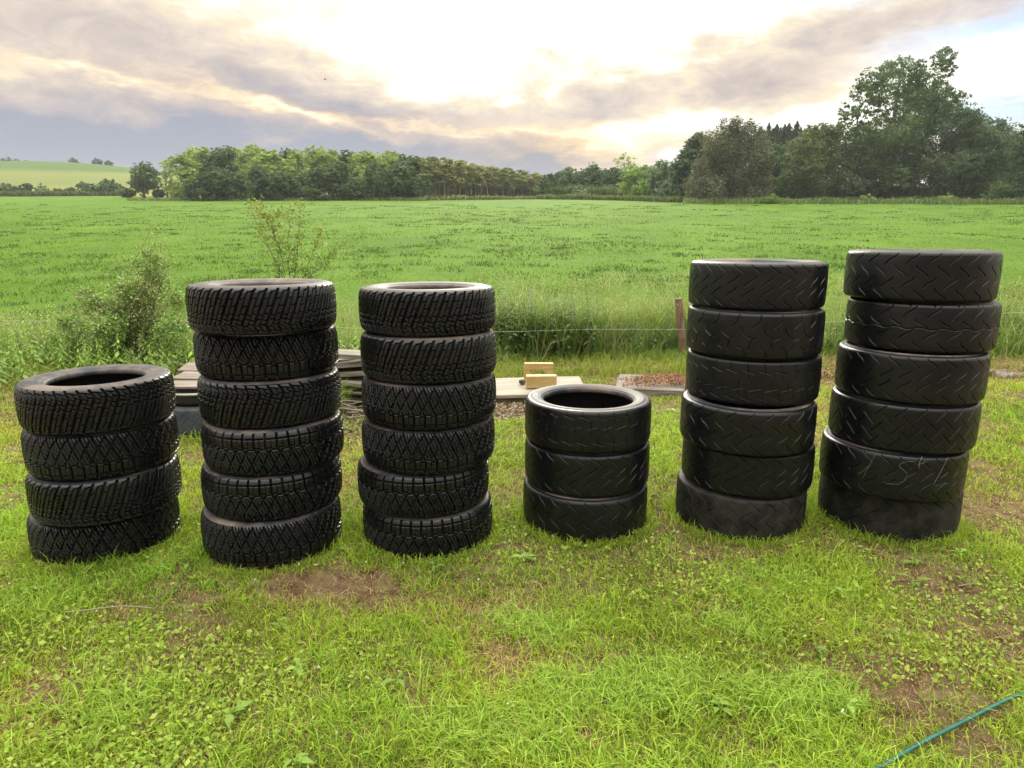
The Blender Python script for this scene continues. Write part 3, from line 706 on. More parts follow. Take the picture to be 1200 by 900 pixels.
# old tyre lying behind, a black tub on it, boards on the tub
c = AT(238, 490, 4.98)
root = empty('worn_tyre', (c[0], 4.98, .10)); tag(root, 'grey worn tyre lying flat behind the two left stacks', 'tyre')
o = ob('tread', get_tread('chevron_cut', .204).copy(), root); o.data.materials.clear(); o.data.materials.append(M_GREYTYRE)
a, b_, li = get_sides('rally', .204); ob('sidewall', a, root); ob('sidewall', b_, root); ob('inner_liner', li, root)
root = empty('plastic_tub', (c[0], 5.03, .203)); tag(root, 'shallow black plastic tub on the worn grey tyre, boards over it', 'tub')
r, z, _ = spline_profile([(.02, .0), (.27, .0), (.285, .01), (.30, .085), (.318, .088), (.322, .096), (.315, .101), (.300, .099), (.290, .09), (.275, .02), (.02, .015)], 50)
v, f = lathe(r, z, 64); ob('tub_body', mesh_np('tub_body', v, [f], M_TUB, None, True), root)
rr_, zz_, _ = spline_profile([(.3235, .087), (.330, .091), (.3305, .101), (.322, .1045), (.312, .104)], 14); v, f = lathe(rr_, zz_, 64)
ob('rim', mesh_np('rim', v, [f], M_STONE, None, True), root)
for i, (px, yy, zz, sx_, sy_, rz, lab) in enumerate([(212, 4.95, .322, .62, .22, .12, 'nearest brown board on the black tub'), (222, 5.22, .328, .58, .22, -.04, 'middle brown board on the black tub'),
        (216, 5.49, .348, .66, .22, .06, 'rear brown board behind the other two on the tub')]):
    mb = MB(); mb.box((0, 0, 0), (sx_, sy_, .022), jit=.0015); o = mb.build('board', M_OLDWOOD2); o.location = (c[0] + (px-222)*.006, yy, zz); o.rotation_euler = (.05*i, .02, rz)
    tag(o, lab, 'board', 'boards on the tub')

# pile of old grey planks with sticks in front
base = G(404, 482)
zc = 0.0
for i in range(11):
    th_ = random.choice([.028, .035, .04]); mb = MB()
    mb.box((0, 0, 0), (random.uniform(.75, 1.05), random.uniform(.16, .26), th_), jit=.003)
    o = mb.build('plank', M_OLDWOOD)
    o.location = (-1.38 + random.uniform(-.05, .05), 5.6 + (i % 2)*.22 + random.uniform(-.04, .04), .05 + zc + th_/2)
    o.rotation_euler = (random.uniform(-.05, .05), random.uniform(-.08, .08), random.uniform(-.35, .35))
    if i % 2 == 1 or i > 8: zc += th_ + .042
    tag(o, 'weathered grey plank in the loose pile between the second and third stack', 'plank', 'planks in the weathered pile')
for i in range(14):
    p0 = np.array([random.uniform(-1.6, -1.05), random.uniform(5.0, 5.42), random.uniform(.01, .10)]); a_ = random.uniform(-.5, .5); ln = random.uniform(.2, .6)
    pts = [p0 + np.array([math.cos(a_)*ln*t_, math.sin(a_)*ln*t_, .03*math.sin(t_*5+i)]) for t_ in np.linspace(-.5, .5, 7)]
    mb = MB(); mb.tube(pts, np.linspace(.011, .004, 7)); tag(mb.build('stick', M_OLDWOOD2, None, True), 'bare brown stick lying before the pile of grey planks', 'stick', 'sticks by the plank pile')

# plywood board on the ground
mb = MB(); mb.box((0, 0, 0), (1.08, .62, .035), jit=.002); o = mb.build('plywood_board', M_PLY)
o.location = (.11, 5.92, .085); o.rotation_euler = (.035, -.02, .02)
tag(o, 'pale flat board lying on the ground between the third stack and the shortest stack', 'board')
mb = MB(); mb.box((0, 0, 0), (1.0, .05, .055), jit=.002); o = mb.build('timber_batten', M_OLDWOOD2); o.location = (.11, 5.67, .033); o.rotation_euler = (0, 0, .02)
tag(o, 'dark batten under the front edge of the pale flat board', 'batten')
# fresh pine offcuts nailed into a small frame
root = empty('offcut_frame', AT(631, 450, 6.05)*[1, 1, 0] + [0, 0, .109]); tag(root, 'small frame of fresh yellow pine standing on the pale board', 'wooden frame')
for nm, cc, ss in (('upright', (-.105, 0, .058), (.06, .045, .115)), ('upright', (.102, 0, .058), (.066, .045, .115)), ('top_rail', (0, 0, .146), (.268, .05, .060))):
    mb = MB(); mb.box(cc, ss, bev=.003); mb.build(nm, M_PINE, root)
mb = MB(); mb.box((0, 0, 0), (.27, .09, .110), bev=.003, jit=.001); o = mb.build('pine_block', M_PINE); p_ = AT(634, 458, 5.82); o.location = (p_[0], 5.82, .162); o.rotation_euler = (0, 0, .03)
tag(o, 'fresh yellow pine block in front of the small pine frame, behind the shortest stack', 'wood block')
mb = MB(); mb.box((0, 0, 0), (.05, .06, .04), rz=.5, ry=.3, bev=.012, jit=.004); o = mb.build('clod', rough_mat('dark_clod', (.02, .018, .015), (.06, .05, .04), 20), None); p_ = AT(612, 449, 5.95); o.location = (p_[0], 5.95, .125)
tag(o, 'small dark clod on the pale board left of the pine frame', 'clod')

# grey sleeper with a spill of reddish chips
mb = MB(); mb.box((0, 0, 0), (.62, .50, .09), jit=.004, bev=.012); o = mb.build('timber_slab', M_OLDWOOD); p_ = AT(768, 452, 6.0); o.location = (1.30, 6.10, .055); o.rotation_euler = (.03, 0, -.22)
tag(o, 'grey weathered slab behind the shortest stack with reddish chips on it', 'slab')
M_CHIP = leaf_mat('chips', .0, .9, .1)
V = Veg(); n = 3800; x = rng.normal(1.55, .26, n); y = rng.normal(6.1, .16, n)
z = .10*np.exp(-((x-1.55)/.24)**2 - ((y-6.12)/.24)**2) + .012 + .09*(rng.random(n) < .0); inside = (np.abs(x-1.30) < .29) & (np.abs(y-6.10) < .24)
z = np.where(inside, z*.5+.10, z)
V.leaves(np.stack([x, y, z], -1), rng.uniform(.006, .02, n), mixc((.38, .22, .13), (.20, .10, .06), rng.random(n)), aspect=.4, flat=.5)
tag(ob('wood_chips', V.mesh('wood_chips', M_CHIP)), 'spill of reddish wood chips on the grey slab', 'wood chips', kind='stuff')

# dead straw and a grey stone beyond the right stack
V = Veg(); n = 9000; x = rng.uniform(2.7, 7.5, n); y = 6.5 + 1.1*rng.random(n) + .1*np.sin(x*3)
V.blades(np.stack([x, y, hz(x, y)], -1), rng.uniform(.04, .16, n), rng.uniform(.004, .009, n), rng.uniform(.8, 2.6, n), mixc((.42, .27, .16), (.16, .09, .055), rng.random(n)))
n = 3500; x = rng.uniform(-2.0, 2.8, n); y = 6.9 + .6*rng.random(n)
V.blades(np.stack([x, y, hz(x, y)], -1), rng.uniform(.03, .10, n), rng.uniform(.004, .008, n), rng.uniform(.8, 2.6, n), mixc((.42, .31, .16), (.2, .14, .07), rng.random(n)))
tag(ob('dead_straw', V.mesh('dead_straw', M_CHIP)), 'brown dead straw at the foot of the tall grass', 'straw', kind='stuff')
p_ = G(1178, 440, .03); mb = MB(); mb.box((0, 0, 0), (.42, .22, .07), rz=.15, bev=.03, jit=.008); o = mb.build('stone', M_STONE, None, True); o.location = (p_[0]+.05, p_[1], .035)
tag(o, 'flat grey stone in the grass at the right edge, beyond the tallest stack', 'stone')

# scattered leaf litter and debris on bare soil behind the stacks
V = Veg(); n = 2600; x = np.r_[rng.normal(-1.35, .25, n//2), rng.normal(-.05, .35, n//2)]; y = np.r_[rng.normal(5.15, .3, n//2), rng.normal(5.35, .17, n//2)]
V.leaves(np.stack([x, y, hz(x, y)+rng.uniform(.005, .03, n)], -1), rng.uniform(.008, .03, n), mixc((.36, .28, .20), (.12, .09, .07), rng.random(n)), aspect=.35, flat=.8)
tag(ob('bark_litter', V.mesh('bark_litter', M_CHIP)), 'bark scraps and litter on bare soil between the stacks', 'litter', kind='stuff')

# ------------------------------------------------------------------ garden hose
M_HOSE = rough_mat('hose_plastic', (.008, .075, .06), (.016, .13, .10), 30, .3, .1)
hp = [(960, 930), (1000, 912), (1030, 898), (1060, 880), (1100, 860), (1140, 838), (1170, 823), (1200, 811), (1260, 788), (1330, 770), (1420, 758)]
pts = np.array([G(a, b_, .034) for a, b_ in hp]); pts[:, 2] = .030 + .005*np.sin(np.arange(len(pts))*2.1)
t_ = np.linspace(0, len(pts)-1, 90); pts = np.stack([np.interp(t_, np.arange(len(pts)), pts[:, k]) for k in range(3)], -1)
for _ in range(30): pts[1:-1] = (pts[:-2]+2*pts[1:-1]+pts[2:])/4
mb = MB(); mb.tube(pts, .0060, 12); tag(mb.build('garden_hose', M_HOSE, None, True), 'thin dark green garden hose lying on the lawn at the lower right', 'hose')
mb = MB(); q = [G(a, b_, .02) for a, b_ in ((703, 826), (715, 818), (726, 808), (738, 796))]; mb.tube(q, [.003, .004, .004, .002], 6)
tag(mb.build('twig', M_BARK, None, True), 'short dark twig in the lawn below the shortest stack', 'twig')
mb = MB(); q = [G(a, b_, .03) for a, b_ in ((1123, 687), (1134, 685), (1144, 684))]; mb.tube(q, .004, 6)
tag(mb.build('twig', M_OLDWOOD2, None, True), 'short pale twig in the lawn below the rightmost stack', 'twig')
p0 = G(108, 714, .03); q = [p0 + np.array([.30*s_, .02*math.sin(s_*4), .004*s_]) for s_ in np.linspace(-.3, .8, 6)]
mb = MB(); mb.tube(q, .0025, 5); tag(mb.build('dry_stalk', M_PALEBARK, None, True), 'long straw-coloured stalk lying on the dry turf below the leftmost stack', 'stalk')

# ------------------------------------------------------------------ fence
M_POST = rough_mat('post_wood', (.10, .045, .035), (.26, .16, .12), 9, .9, .8, (2, 2, .5), (.34, .31, .22))
pb = AT(802, 424, 7.6); pt = AT(795, 350, 7.6)
mb = MB(); zz = np.linspace(-.05, pt[2], 9); wx = np.linspace(pb[0], pt[0], 9) + np.array([0, .003, -.002, .003, 0, -.003, .002, 0, .001])
mb.tube(np.stack([wx, 7.6+0*zz, zz], -1), [.046, .045, .046, .043, .044, .043, .044, .043, .040], 10)
tag(mb.build('fence_post', M_POST, None, False), 'short weathered red-brown wooden fence post beside the stack second from the right', 'post')
M_WIRE = rough_mat('fence_wire', (.35, .37, .35), (.55, .55, .52), 40, .5, .1)
wp = [AT(a, b_, yy) for a, b_, yy in ((-120, 374, 7.3), (190, 378, 7.32), (218, 377, 7.34), (400, 384, 7.38), (585, 389, 7.42), (690, 386, 7.5), (792, 386, 7.535), (800, 386, 7.535), (880, 382, 7.48), (975, 377, 7.42), (1100, 371, 7.35), (1200, 366, 7.3), (1400, 352, 7.2))]
mb = MB(); mb.tube(np.array(wp), .0019, 6); tag(mb.build('fence_wire', M_WIRE, None, True), 'thin pale electric fence wire running along the tall grass', 'wire')
p_ = AT(203, 377, 7.2); q = AT(219, 378, 7.2); mb = MB(); mb.tube([p_, (p_+q)/2+[0, 0, .003], q+[.25, 0, -.005]], .011, 7)
tag(mb.build('pale_branch', M_PALEBARK, None, True), 'pale bare branch poking out of the leafy bush behind the second stack', 'branch')

# ------------------------------------------------------------------ tall grass strip
def tall_strip():
    V = Veg(); n = 62000
    x = rng.uniform(-9.5, 10.5, n); y = 7.45 + 1.8*rng.random(n)**.8 + .12*np.sin(x*2.1)
    d_ = fbm(x*1.1, y*1.1, 140, 4); hm = .28 + .62*smooth01(d_, .25, .65)
    pxs = 600 + F*x/ y*.99
    prof = np.interp(pxs, [-500, 60, 200, 400, 560, 600, 640, 700, 780, 860, 980, 1200, 1500], [.50, .42, .40, .46, .70, 1.12, 1.08, 1.05, 1.14, .90, .80, .92, .85])
    h = hm*prof*(.65 + .4*rng.random(n)) * (1 - .30*smooth01(y, 8.3, 9.1)) * (.55 + .45*smooth01(y, 7.45, 7.75))
    c = mixc((.09, .16, .045), (.32, .43, .14), rng.random(n)**1.1); dd = rng.random(n) < .15; c[dd] = mixc((.50, .46, .28), (.24, .2, .10), rng.random(dd.sum()))
    le = smooth01(x, -3.6, -1.5)*1.0; c = c*(.85 + .25*le)[:, None]
    V.blades(np.stack([x, y, hz(x, y)], -1), h, rng.uniform(.006, .017, n), rng.uniform(.12, 1.1, n), c)
    # flowering stems with seed heads
    n = 4500; x = rng.uniform(-8, 9, n); y = rng.uniform(7.6, 9.0, n); h = rng.uniform(.5, .95, n)*np.interp(600+F*x/y, [0, 400, 600, 900, 1200], [.6, .8, 1.08, 1.08, 1.0])
    c = mixc((.34, .33, .18), (.22, .27, .10), rng.random(n)); lean = rng.uniform(.02, .3, n); st0 = V.n
    V.blades(np.stack([x, y, hz(x, y)], -1), h, np.full(n, .0045), lean, c, bendy=.1)
    tips = V.c[-1].reshape(-1, 5, 3)[:, 4]
    for k in range(7):
        V.leaves(tips + np.stack([rng.normal(0, .010, n), rng.normal(0, .010, n), -.016*k+rng.normal(0, .005, n)], -1), rng.uniform(.007, .014, n), mixc((.50, .44, .30), (.32, .32, .17), rng.random(n)), aspect=.35)
    # grass thinning out at the front, lower and yellower
    n = 20000; x = rng.uniform(-9.5, 10.5, n); y = rng.uniform(6.7, 7.7, n)
    V.blades(np.stack([x, y, hz(x, y)], -1), rng.uniform(.05, .2, n)*(.5+fbm(x*2, y*2, 150)), rng.uniform(.005, .009, n), rng.uniform(.3, 1.4, n), mixc((.16, .27, .03), (.36, .38, .09), rng.random(n)))
    tag(ob('tall_grass', V.mesh('tall_grass', M_GRASS)), 'unmown tall grass with seed heads along the fence', 'tall grass', kind='stuff')
    # nettles, willowherb and other leafy weeds: stems with leaf pairs
    V = Veg(); spots = []
    for (x0, x1, y0, y1, k, hh) in ((-6.2, -1.9, 6.3, 7.9, 300, (.20, .48)), (-9.5, -5.8, 6.6, 8.2, 140, (.25, .5)), (-.35, .95, 7.6, 8.1, 75, (.6, .92)), (-2.8, -1.3, 7.2, 7.8, 60, (.3, .55)), (.9, 1.9, 7.6, 8.1, 14, (.4, .65)), (3.0, 9.5, 7.6, 8.4, 70, (.5, .78)), (-9, -2.8, 7.9, 8.9, 150, (.3, .6))):
        for _ in range(k): spots.append((rng.uniform(x0, x1), rng.uniform(y0, y1), rng.uniform(*hh)))
    for (x, y, h) in spots:
        q = int(h/.032); zz = np.linspace(.06, h, q); lx = rng.normal(0, .10)*zz; ly = rng.normal(0, .10)*zz; a = rng.uniform(0, 6) + np.arange(q)*1.57 + rng.normal(0, .5, q)
        base = np.array((.19, .29, .055))*rng.uniform(.6, 1.4) if x < -.5 else np.array((.12, .18, .07))*rng.uniform(.8, 1.4)
        for sgn in (0, math.pi):
            ln = np.interp(zz/h, [0, .4, 1], [.03, .045, .013])*rng.uniform(.7, 1.4)*rng.uniform(.6, 1.3, q)
            dx, dy = np.cos(a+sgn), np.sin(a+sgn); p = np.stack([x+lx+dx*ln, y+ly+dy*ln, hz(x, y)+zz+.01], -1)
            co = np.stack([np.stack([x+lx, y+ly, zz], -1), p+np.stack([-dy*ln*.38, dx*ln*.38, 0*dx], -1), p+np.stack([dx*ln, dy*ln, -ln*.5], -1), p+np.stack([dy*ln*.38, -dx*ln*.38, 0*dx], -1)], 1).reshape(-1, 3)
            V.c.append(co); V.q.append(np.arange(q)[:, None]*4+np.array([[0, 1, 2, 3]])+V.n); V.k.append(np.repeat(base[None]*rng.uniform(.8, 1.25, (q, 1)), 4, 0)); V.n += 4*q
        V.blades(np.array([[x, y, 0.]]), np.array([h]), np.array([.008]), np.array([.05]), np.array([[.14, .18, .06]]), bendy=.0)
    tag(ob('leafy_weeds', V.mesh('leafy_weeds', M_LEAF)), 'nettles and broad leafy weeds growing in the fence strip', 'weeds', kind='stuff')
tall_strip()

# ------------------------------------------------------------------ shrub and sapling
def twiggy(name, stems, leaf_n, leaf_size, cfun, label, cat, spread=.035, rt=(0, 0, 0), masses=(), mass_n=0):
    root = empty(name, rt); tag(root, label, cat); mb = MB(); V = Veg(); P_ = []
    for pl, r0 in stems:
        pl = np.array(pl, float); m = 14; t_ = np.linspace(0, len(pl)-1, m); q = np.stack([np.interp(t_, np.arange(len(pl)), pl[:, k]) for k in range(3)], -1)
        q[1:-1] += rng.normal(0, .008, (m-2, 3)); mb.tube(q, np.linspace(r0, .0018, m), 5); s0 = int(m*.18)
        for j in range(s0, m):
            P_.append(q[j])
            if rng.random() < .8:
                dv = rng.normal(size=3); dv[2] = abs(dv[2])*.7; dv /= np.linalg.norm(dv); ln = rng.uniform(.05, .2)
                tw = np.array([q[j] + dv*ln*t2 for t2 in (0, .5, 1)]); mb.tube(tw, [.0022, .0018, .001], 4); P_ += [tw[1], tw[2], (tw[1]+tw[2])/2]
    P_ = np.array(P_); idx = rng.integers(0, len(P_), leaf_n); p = P_[idx] + rng.normal(0, spread, (leaf_n, 3))
    V.leaves(p, rng.uniform(.6, 1.2, leaf_n)*leaf_size, cfun(p, leaf_n), aspect=.6, flat=.2)
    for c, r in masses:
        m = int(mass_n*r*r/sum(q[1]**2 for q in masses)); tw = max(10, m//14); d = rng.normal(size=(tw, 3)); d /= np.linalg.norm(d, axis=1)[:, None]
        q = c + d*(r*(.35+.8*rng.random(tw)**.6))[:, None]; p = q[rng.integers(0, tw, m)] + rng.normal(0, .022, (m, 3)); p = p[p[:, 2] > .02]
        V.leaves(p, rng.uniform(.6, 1.2, len(p))*leaf_size, cfun(p, len(p)), aspect=.65, flat=.3)
        for t2 in q[::3]: mb.tube([c*.5+t2*.5+[0, 0, -.03], t2], [.002, .001], 4)
    a = ob('stems', mb.mesh('stems', M_TWIG, True), root); b2 = ob('foliage', V.mesh('foliage', M_LEAF), root)
    for q_ in (a, b2): q_.data.transform(__import__('mathutils').Matrix.Translation((-rt[0], -rt[1], -rt[2])))
    return root
# sapling behind the second stack
Y0 = 8.1; b0 = AT(338, 425, Y0); b0[2] = 0
def stem(points, Y=Y0): return [tuple(AT(px, py, Y + dy)) for px, py, dy in points]
st = [(stem([(344, 410, 0), (335, 330, 0), (312, 285, .05), (303, 262, .1), (289, 238, .1)]), .009), (stem([(340, 410, 0), (339, 325, 0), (338, 290, 0), (339, 245, .05)]), .008), (stem([(346, 410, 0), (346, 320, 0), (349, 290, 0), (351, 246, -.05)]), .009),
      (stem([(348, 410, 0), (352, 330, 0), (364, 305, 0), (376, 270, 0)]), .006), (stem([(350, 410, 0), (358, 330, 0), (378, 310, .1), (390, 298, .1)]), .006), (stem([(342, 410, 0), (330, 300, 0), (318, 262, -.1), (306, 246, -.1)]), .006), (stem([(342, 400, 0), (328, 320, 0), (322, 280, 0), (318, 250, -.1)]), .005)]
def csap(p, n):
    t_ = np.clip((p[:, 2]-.85)/.65, 0, 1); c = mixc((.10, .19, .045), (.26, .36, .09), rng.random(n)); red = rng.random(n) < .02 + .22*t_**2; c[red] = mixc((.42, .24, .10), (.34, .32, .10), rng.random(red.sum())); return c
twiggy('sapling', st, 2800, .018, csap, 'slender reddish-tipped sapling rising behind the second stack from the left', 'sapling', .03, (b0[0], Y0, 0))
# hawthorn bush on the left
Y1 = 7.4; hs = []
for (px, py, k) in ((78, 372, 6), (95, 345, 7), (110, 350, 5), (120, 365, 8), (140, 355, 9), (150, 330, 7), (165, 330, 8), (175, 300, 8), (185, 290, 5), (180, 325, 7), (200, 345, 8), (212, 362, 6), (130, 380, 8), (160, 375, 9), (100, 385, 7), (190, 375, 7), (70, 395, 5), (172, 272, 2), (200, 278, 1), (100, 320, 1), (150, 300, 1), (128, 330, 3)):
    for _ in range(k):
        tpt = AT(px + rng.normal(0, 9), py + rng.normal(0, 8), Y1 + rng.normal(0, .18)); b1 = AT(150 + rng.normal(0, 14), 428, Y1 + rng.normal(0, .1)); b1[2] = 0
        mid = b1*.5 + tpt*.5 + rng.normal(0, .05, 3) + [0, 0, -.03]; hs.append(([b1, mid, tpt], .006))
def chaw(p, n):
    c = mixc((.10, .20, .05), (.28, .42, .10), rng.random(n)); pale = rng.random(n) < .35; c[pale] = mixc((.46, .54, .24), (.24, .32, .11), rng.random(pale.sum()))
    red = (rng.random(n) < .05) & (p[:, 2] > .6); c[red] = mixc((.42, .22, .12), (.34, .28, .12), rng.random(red.sum())); return c
b1 = AT(150, 428, Y1)
msk = [(95, 397, 22), (122, 388, 22), (150, 388, 25), (180, 382, 22), (132, 366, 18), (110, 356, 11), (163, 352, 18), (186, 330, 12), (150, 337, 12), (186, 306, 8), (172, 298, 6), (206, 352, 10), (80, 377, 9), (200, 388, 18), (100, 344, 7), (70, 400, 14), (176, 318, 8), (120, 400, 22), (165, 403, 22)]
twiggy('hawthorn_bush', hs, 9000, .0155, chaw, 'straggly hawthorn bush with pale and reddish shoots at the left, behind the leftmost stack', 'bush', .030, (b1[0], Y1, 0), [(AT(a, b_, Y1 + rng.normal(0, .16)), r*Y1/F*.92) for a, b_, r in msk], 24000)

# ------------------------------------------------------------------ trees
def crown_mesh(name, clumps, n, leaf, cfun, seed, sub=.30, droop=0.0, hollow=.45, flat=.15):
    """clumps: rows of x, y, z, r (local); leaves gather in twigs spread through every clump"""
    global rng
    keep = rng; rng = np.random.default_rng(seed); C_ = np.array(clumps, float); wgt = C_[:, 3]**2.2; wgt /= wgt.sum(); P_ = []; K_ = []; NN = []
    for (x, y, z, r), w_ in zip(C_, wgt):
        m = max(30, int(n*w_)); tw = max(8, int(m/14)); d = rng.normal(size=(tw, 3)); d /= np.linalg.norm(d, axis=1)[:, None]
        rad = r*(hollow + (1.08-hollow)*rng.random(tw)**.6)*(1 + .18*rng.normal(size=tw)); q = d*rad[:, None]*[1, 1, .86]
        i = rng.integers(0, tw, m); p = q[i] + rng.normal(size=(m, 3))*(r*sub*.42)*[1, 1, .6]
        if droop: p[:, 2] -= droop*np.abs(rng.normal(size=m))*r*.5
        tone = rng.random(tw)[i]*.45 + rng.random()*.75 - .1
        P_.append(p + [x, y, z]); K_.append(tone); NN.append(d[i])
    P_ = np.concatenate(P_); K_ = np.concatenate(K_); NN = np.concatenate(NN); k = P_[:, 2] > .1; P_, K_, NN = P_[k], K_[k], NN[k]
    V = Veg(); V.leaves(P_, leaf*rng.uniform(.6, 1.35, len(P_)), cfun(K_, len(P_), P_), nrm=NN*.8, aspect=.7, flat=flat)
    me = V.mesh(name, M_TREE); rng = keep; return me
def ramp_c(a, b, hi=None, hf=.08):
    def fn(t, n, p):
        c = mixc(a, b, np.clip(t*.8 + .2*rng.random(n), 0, 1))
        if hi is not None: m = rng.random(n) < hf; c[m] = hi
        return c
    return fn
def trunk_mesh(h, r, clumps, seed, lean=(0, 0), nlimb=None, mat=None, crownbase=.3, k=8):
    rr = np.random.default_rng(seed); mb = MB(); m = 9; t_ = np.linspace(0, 1, m)
    pts = np.stack([lean[0]*t_**1.4, lean[1]*t_**1.4, h*t_], -1); pts[1:] += np.cumsum(rr.normal(0, r*.18, (m-1, 3)), 0)*[1, 1, 0]
    rad = r*(1.0 - .85*t_); rad[0] *= 1.35; mb.tube(pts, rad, k)
    cl = sorted(clumps, key=lambda c: -c[3])[:nlimb or 14]
    for x, y, z, cr_ in cl:
        zb = min(max(z*.55, h*crownbase), h*.9); f_ = zb/h; b0 = np.array([np.interp(f_, t_, pts[:, 0]), np.interp(f_, t_, pts[:, 1]), zb]); e_ = np.array([x, y, z]); md = b0*.5+e_*.5 + rr.normal(0, cr_*.12, 3) + [0, 0, -.06*h*rr.random()]
        rb = r*(1-.85*f_)*.55; q = np.array([b0, b0*.7+md*.3, md, md*.4+e_*.6, e_]); mb.tube(q, np.linspace(rb, rb*.15, 5), 5)
        for _ in range(3):
            s_ = q[2]+(e_-q[2])*rr.random(); e2 = e_ + rr.normal(0, cr_*.45, 3); mb.tube([s_, (s_+e2)/2+rr.normal(0, cr_*.06, 3), e2], [rb*.28, rb*.2, rb*.06], 4)
    return mb.mesh('trunk', mat or M_BARK, True)
MPX = lambda Y: Y/F
def ground_at(px, Y):
    x = (px-600)/F*Y/ (math.cos(PITCH)+ (450-236)/F*math.sin(PITCH)); return x, float(hz(x, Y))
def plant(name, base, tm, cm, label, cat, group=None, rz=0.0, sc=(1, 1, 1)):
    root = empty(name, base, rz); root.scale = sc; tag(root, label, cat, group)
    if tm: ob('trunk', tm, root)
    ob('crown', cm, root); return root
def shape_tree(name, label, Y, px_base, circles, n, leaf, cfun, seed, trunk_r=.35, depth=.5, cat='tree', trunk=True, droop=0, sub=.30, hollow=.45, group=None, lean=(0, 0), nlimb=14, crownbase=.22, mat=None):
    """circles: px, py, radius in px of the leaf masses, set out round the trunk with real depth"""
    bx, bz = ground_at(px_base, Y); rr = np.random.default_rng(seed); cl = []
    w_ = max(c[0] for c in circles) - min(c[0] for c in circles) + 2*max(c[2] for c in circles)
    for px, py, r in circles:
        dy = rr.uniform(-1, 1)*depth*w_*.5*MPX(Y)*max(0.15, 1 - abs(px-px_base)/(w_*.75)); p = AT(px, py, Y+dy); cl.append((p[0]-bx, dy, p[2]-bz, r*MPX(Y)))
        if r > 16*1 and depth > .3:                       # a second mass behind, for depth
            p = AT(px, py, Y+dy+r*MPX(Y)*1.2); cl.append((p[0]-bx, dy+r*MPX(Y)*1.2, p[2]-bz-.3, r*MPX(Y)*.9))
    top = max(c[2] for c in cl)
    tm = trunk_mesh(top*.86, trunk_r, cl, seed, lean, nlimb, mat, crownbase) if trunk else None
    cm = crown_mesh('crown', cl, n, leaf, cfun, seed+1, sub, droop, hollow)
    return plant(name, (bx, Y, bz), tm, cm, label, cat, group)

DARK = ramp_c((.042, .082, .036), (.125, .195, .068), (.16, .22, .10), .06)
MIDG = ramp_c((.042, .082, .036), (.12, .185, .062), (.18, .24, .09), .08)
OLIV = ramp_c((.15, .23, .06), (.36, .45, .12), (.40, .47, .18), .08)
BRIG = ramp_c((.13, .22, .045), (.28, .40, .08), (.34, .44, .13), .08)
BLUE = ramp_c((.085, .145, .075), (.20, .28, .15), (.32, .38, .27), .15)
BEECH = ramp_c((.070, .078, .044), (.165, .17, .095), (.20, .22, .13), .10)
BIRC = ramp_c((.15, .17, .06), (.31, .33, .12), (.36, .36, .17), .08)
CONI = ramp_c((.028, .048, .028), (.065, .09, .048), None)

# the big old tree of the right-hand side
O4 = lambda L_: [(850 + a/3.4286, 40 + b_/3.4286, r/3.4286) for a, b_, r in L_]
big = O4([(888, 88, 38), (858, 112, 34), (900, 135, 28), (872, 180, 30), (700, 135, 48), (655, 160, 45), (760, 150, 44), (800, 190, 50), (590, 190, 48), (560, 235, 42), (620, 240, 50), (700, 215, 48), (745, 250, 60), (820, 260, 60), (880, 240, 45), (925, 262, 38), (900, 320, 60),
          (505, 305, 34), (480, 345, 28), (545, 330, 34), (600, 290, 38), (680, 320, 40), (760, 340, 60), (830, 350, 66), (620, 370, 50), (560, 390, 50), (700, 400, 66), (640, 440, 66), (560, 450, 66), (480, 410, 50), (430, 440, 46), (470, 500, 62), (540, 530, 66), (620, 520, 70), (700, 480, 66), (400, 500, 44), (420, 580, 56), (490, 600, 54), (560, 600, 46), (380, 570, 34), (770, 430, 60), (690, 570, 44), (640, 590, 36), (720, 550, 56), (775, 520, 60), (800, 590, 50), (760, 480, 50), (560, 630, 34), (480, 640, 36), (420, 640, 34)])
shape_tree('old_tree', 'tallest spreading old tree with lacy open top and a taller tuft at its right', 112, 1040, big, 80000, .17, MIDG, 301, .62, .55, sub=.26, hollow=.55, nlimb=34, crownbase=.16)
right = O4([(960, 340, 46), (1000, 350, 44), (930, 390, 50), (900, 430, 52), (1010, 410, 56), (960, 460, 60), (870, 480, 50), (1050, 450, 60), (920, 530, 66), (1000, 520, 66), (1070, 520, 54), (860, 560, 54), (940, 590, 54), (1010, 590, 50), (830, 520, 38)])
shape_tree('broad_tree', 'broad dark green tree with tiered boughs just right of the tallest tree', 106, 1130, right, 42000, .16, ramp_c((.045, .085, .035), (.11, .155, .065), (.15, .19, .10), .12), 311, .4, .6, hollow=.5)
rr_ = O4([(1090, 370, 40), (1120, 400, 46), (1140, 450, 56), (1110, 480, 56), (1150, 530, 60), (1100, 570, 60), (1060, 580, 50), (1150, 600, 50)])
shape_tree('broad_tree', 'bluish green tree behind the broad tiered tree near the right edge', 122, 1178, rr_, 20000, .17, DARK, 321, .35, .6)
er = O4([(1190, 385, 24), (1200, 430, 44), (1210, 500, 60), (1195, 570, 50), (1260, 450, 70), (1280, 540, 80), (1340, 400, 90), (1360, 520, 90), (1190, 625, 36)])
shape_tree('broad_tree', 'green tree cut by the right edge of the view', 100, 1215, er, 24000, .17, MIDG, 331, .35, .6)
r9 = O4([(440, 390, 34), (400, 400, 36), (370, 390, 30), (340, 410, 34), (300, 450, 40), (350, 460, 52), (410, 450, 46), (280, 500, 40), (330, 530, 56), (390, 520, 50), (260, 570, 38), (300, 600, 50), (360, 600, 50), (240, 610, 26)])
shape_tree('rounded_tree', 'smooth mid green tree between the brown weeping tree and the tallest tree', 108, 945, r9, 30000, .14, ramp_c((.075, .115, .04), (.15, .195, .065), (.19, .23, .09), .08), 341, .35, .6, hollow=.6, sub=.22)
